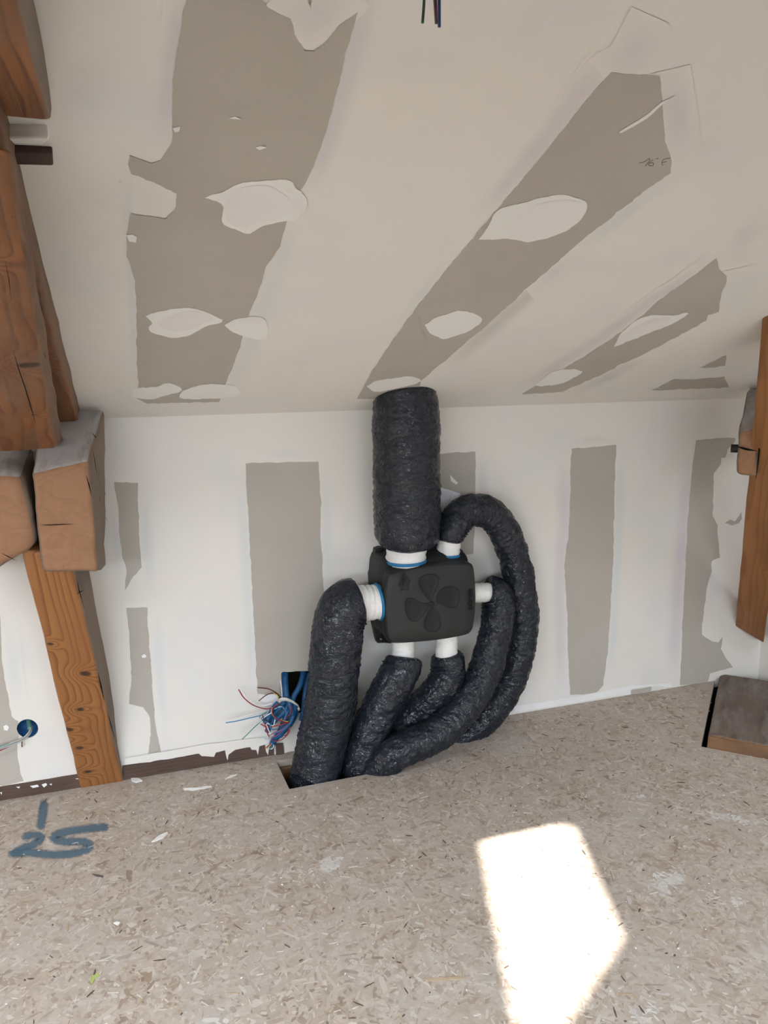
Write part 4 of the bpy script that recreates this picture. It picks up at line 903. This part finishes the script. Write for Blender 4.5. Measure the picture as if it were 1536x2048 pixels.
# ================================================================== MARKS AND SCRAPS ON THE FLOOR
def spray_mat():
    t = NT('blue_spray_paint'); p = t.geo(); a = t.attr('alpha').outputs['Fac']; n = t.noise(p, 90, 4, .7)
    fac = t.math('MULTIPLY', t.n('ShaderNodeMapRange', i_0=t.math('ADD', a, t.math('MULTIPLY', n, .9)), i_1=.75, i_2=1.25, i_3=0.0, i_4=1.0).outputs[0], .72)
    t.done((.085, .17, .24, 1), .7)
    tr = t.n('ShaderNodeBsdfTransparent'); mx = t.n('ShaderNodeMixShader')
    t.set(mx.inputs[0], fac); t.set(mx.inputs[1], tr.outputs[0]); t.set(mx.inputs[2], t.b.outputs[0]); t.set(t.out.inputs[0], mx.outputs[0]); return t.m
M_SPRAY = spray_mat()
def smooth_px(l):
    return [(p.x, p.y) for p in catmull([Vector((x, y, 0)) for x, y in l], 6)]
def c1(l): return [(u/2, 1500+v/2) for u, v in l]
PRF = (0, .55, 1, 1, .55, 0)
sprayed = []
for l, wd in ((c1([(178, 195), (172, 250), (160, 320)]), 28), (c1([(85, 352), (125, 342), (165, 347), (150, 368), (95, 392), (40, 418)]), 26), (c1([(30, 418), (110, 410), (200, 418), (290, 414), (345, 398), (362, 378), (325, 366), (255, 366), (212, 354), (240, 332), (320, 318), (435, 306)]), 26)):
    q = smooth_px(l); m = len(PRF); V, al, Fc = [], [], []
    for i, (x, y) in enumerate(q):
        a, b = q[max(i-1, 0)], q[min(i+1, len(q)-1)]; tx, ty = b[0]-a[0], b[1]-a[1]; ln = math.hypot(tx, ty) or 1
        end = min(1, .45+min(i, len(q)-1-i)/4)
        for k in range(m): o = (k/(m-1)-.5)*wd; V.append(PF(x-ty/ln*o, y+tx/ln*o, .0011+.0002*len(sprayed))); al.append(PRF[k]*end)
    for i in range(len(q)-1):
        for k in range(m-1): Fc.append([i*m+k, i*m+k+1, (i+1)*m+k+1, (i+1)*m+k])
    sprayed.append(mesh_obj('spray_paint_mark', V, Fc, M_SPRAY, None, False, floor, {'alpha': ('FLOAT', al)}))
sprayed[0]['label'] = 'short blue sprayed stroke'; sprayed[1]['label'] = 'top of the blue sprayed figure 2'; sprayed[2]['label'] = 'blue sprayed figures 25'
# loose splinters and crumbs, too many to count
def scatter():
    V, Fc, MI = [], [], []
    rnd = random.Random(3)
    for i in range(2600):
        x, y = rnd.uniform(-.75, 2.3), rnd.uniform(.85, 2.47)
        if x+y > c0.x+c0.y-.02 and (x-y) > (c0.x-c0.y)-.02: continue
        if hx0-.01 < x < hx1+.01 and hy0-.02 < y < hy1+.02: continue
        L = rnd.choice((.005, .007, .010, .014, .02, .026))*rnd.uniform(.6, 1.2); W_ = rnd.uniform(.0008, .0022); a = rnd.uniform(0, math.pi); h = rnd.uniform(.0012, .0018)
        mi = rnd.choices((0, 1, 2, 3), (1.6, 3, 4, 1.0))[0]
        if mi == 3: L = W_ = rnd.uniform(.001, .003); h = W_*.8
        c, s = math.cos(a), math.sin(a); b = len(V)
        for (u, v) in ((-1, -.6), (-.2, -1), (1, -.4), (.8, .6), (0, 1), (-.9, .5)): V.append((x+c*L/2*u-s*W_*v, y+s*L/2*u+c*W_*v, h))
        for k in range(6): V.append((V[b+k][0], V[b+k][1], 0))
        Fc.append([b+k for k in range(6)]); MI.append(mi)
        for k in range(6): Fc.append([b+(k+1) % 6, b+k, b+6+k, b+6+(k+1) % 6]); MI.append(mi)
    return V, Fc, MI
V, Fc, MI = scatter()
mesh_obj('wood_splinters', V, Fc, [plain('splinter_dark', (.13, .085, .06, 1), .8), plain('splinter_tan', (.44, .33, .22, 1), .8), plain('splinter_pale', (.60, .55, .49, 1), .8), plain('plaster_crumb', (.80, .79, .77, 1), .8)], MI, parent=floor, kind='stuff')
# single scraps one can point to
M_SCRAP = plain('plaster_scrap', (.80, .785, .75, 1), .75, .2)
def scrap(name, px, label, cat, mat=M_SCRAP, h=.004, group=None):
    q = jag(px, .6, 5); n = len(q); top = []
    for i, (x, y) in enumerate(q): top.append(PF(x, y, h*(.7+.5*noise.noise(Vector((x*.1, y*.1, 0))))))
    bot = [Vector((p.x, p.y, 0)) for p in top]; tri = fillpoly([[Vector((x, y, 0)) for x, y in q]])
    Fc = [t if (top[t[1]]-top[t[0]]).cross(top[t[2]]-top[t[0]]).z > 0 else t[::-1] for t in tri]+[[i, (i+1) % n, n+(i+1) % n, n+i] for i in range(n)]
    return mesh_obj(name, top+bot, Fc, mat, label=label, cat=cat, group=group)
scrap('plaster_scrap', [(366, 1576), (392, 1575), (422, 1571), (424, 1573), (400, 1578), (384, 1580), (368, 1579)], 'long thin white plaster scrap lying near the skirting left of the ducts', 'scrap')
scrap('plaster_scrap', [(303, 1683), (315, 1672), (334, 1663), (336, 1666), (326, 1675), (314, 1680)], 'slanted white plaster scrap to the right of the blue sprayed figures', 'scrap')
scrap('plaster_scrap', [(227, 1845), (234, 1842), (241, 1844), (236, 1850)], 'small white plaster crumb below the slanted scrap on the left', 'scrap')
scrap('plaster_scrap', [(450, 1558), (462, 1550), (474, 1548), (472, 1550), (460, 1555)], 'curled pale shaving on the floor left of the floor opening', 'scrap')
scrap('leaf_scrap', [(180, 1962), (184, 1950), (196, 1946), (200, 1949), (190, 1957), (184, 1968)], 'small yellow-green scrap on the floor at the lower left', 'scrap', plain('leaf_green', (.40, .45, .14, 1), .7), .003)
scrap('splinter', [(184, 1747), (192, 1748), (207, 1751), (205, 1754), (192, 1751)], 'dark curled splinter on the floor below the blue figures', 'splinter', plain('dark_splinter', (.12, .09, .08, 1), .8), .004)
scrap('plaster_scrap', [(262, 1556), (276, 1555), (284, 1560), (272, 1563), (263, 1561)], 'pale plaster lump lying at the foot of the leaning strut', 'scrap', M_SCRAP, .006)
scrap('wood_strip', [(845, 1957), (880, 1954), (930, 1952), (934, 1957), (900, 1960), (846, 1963)], 'flat tan wood strip on the floor left of the sun patch', 'wood strip', plain('tan_strip', (.47, .36, .25, 1), .8), .002)
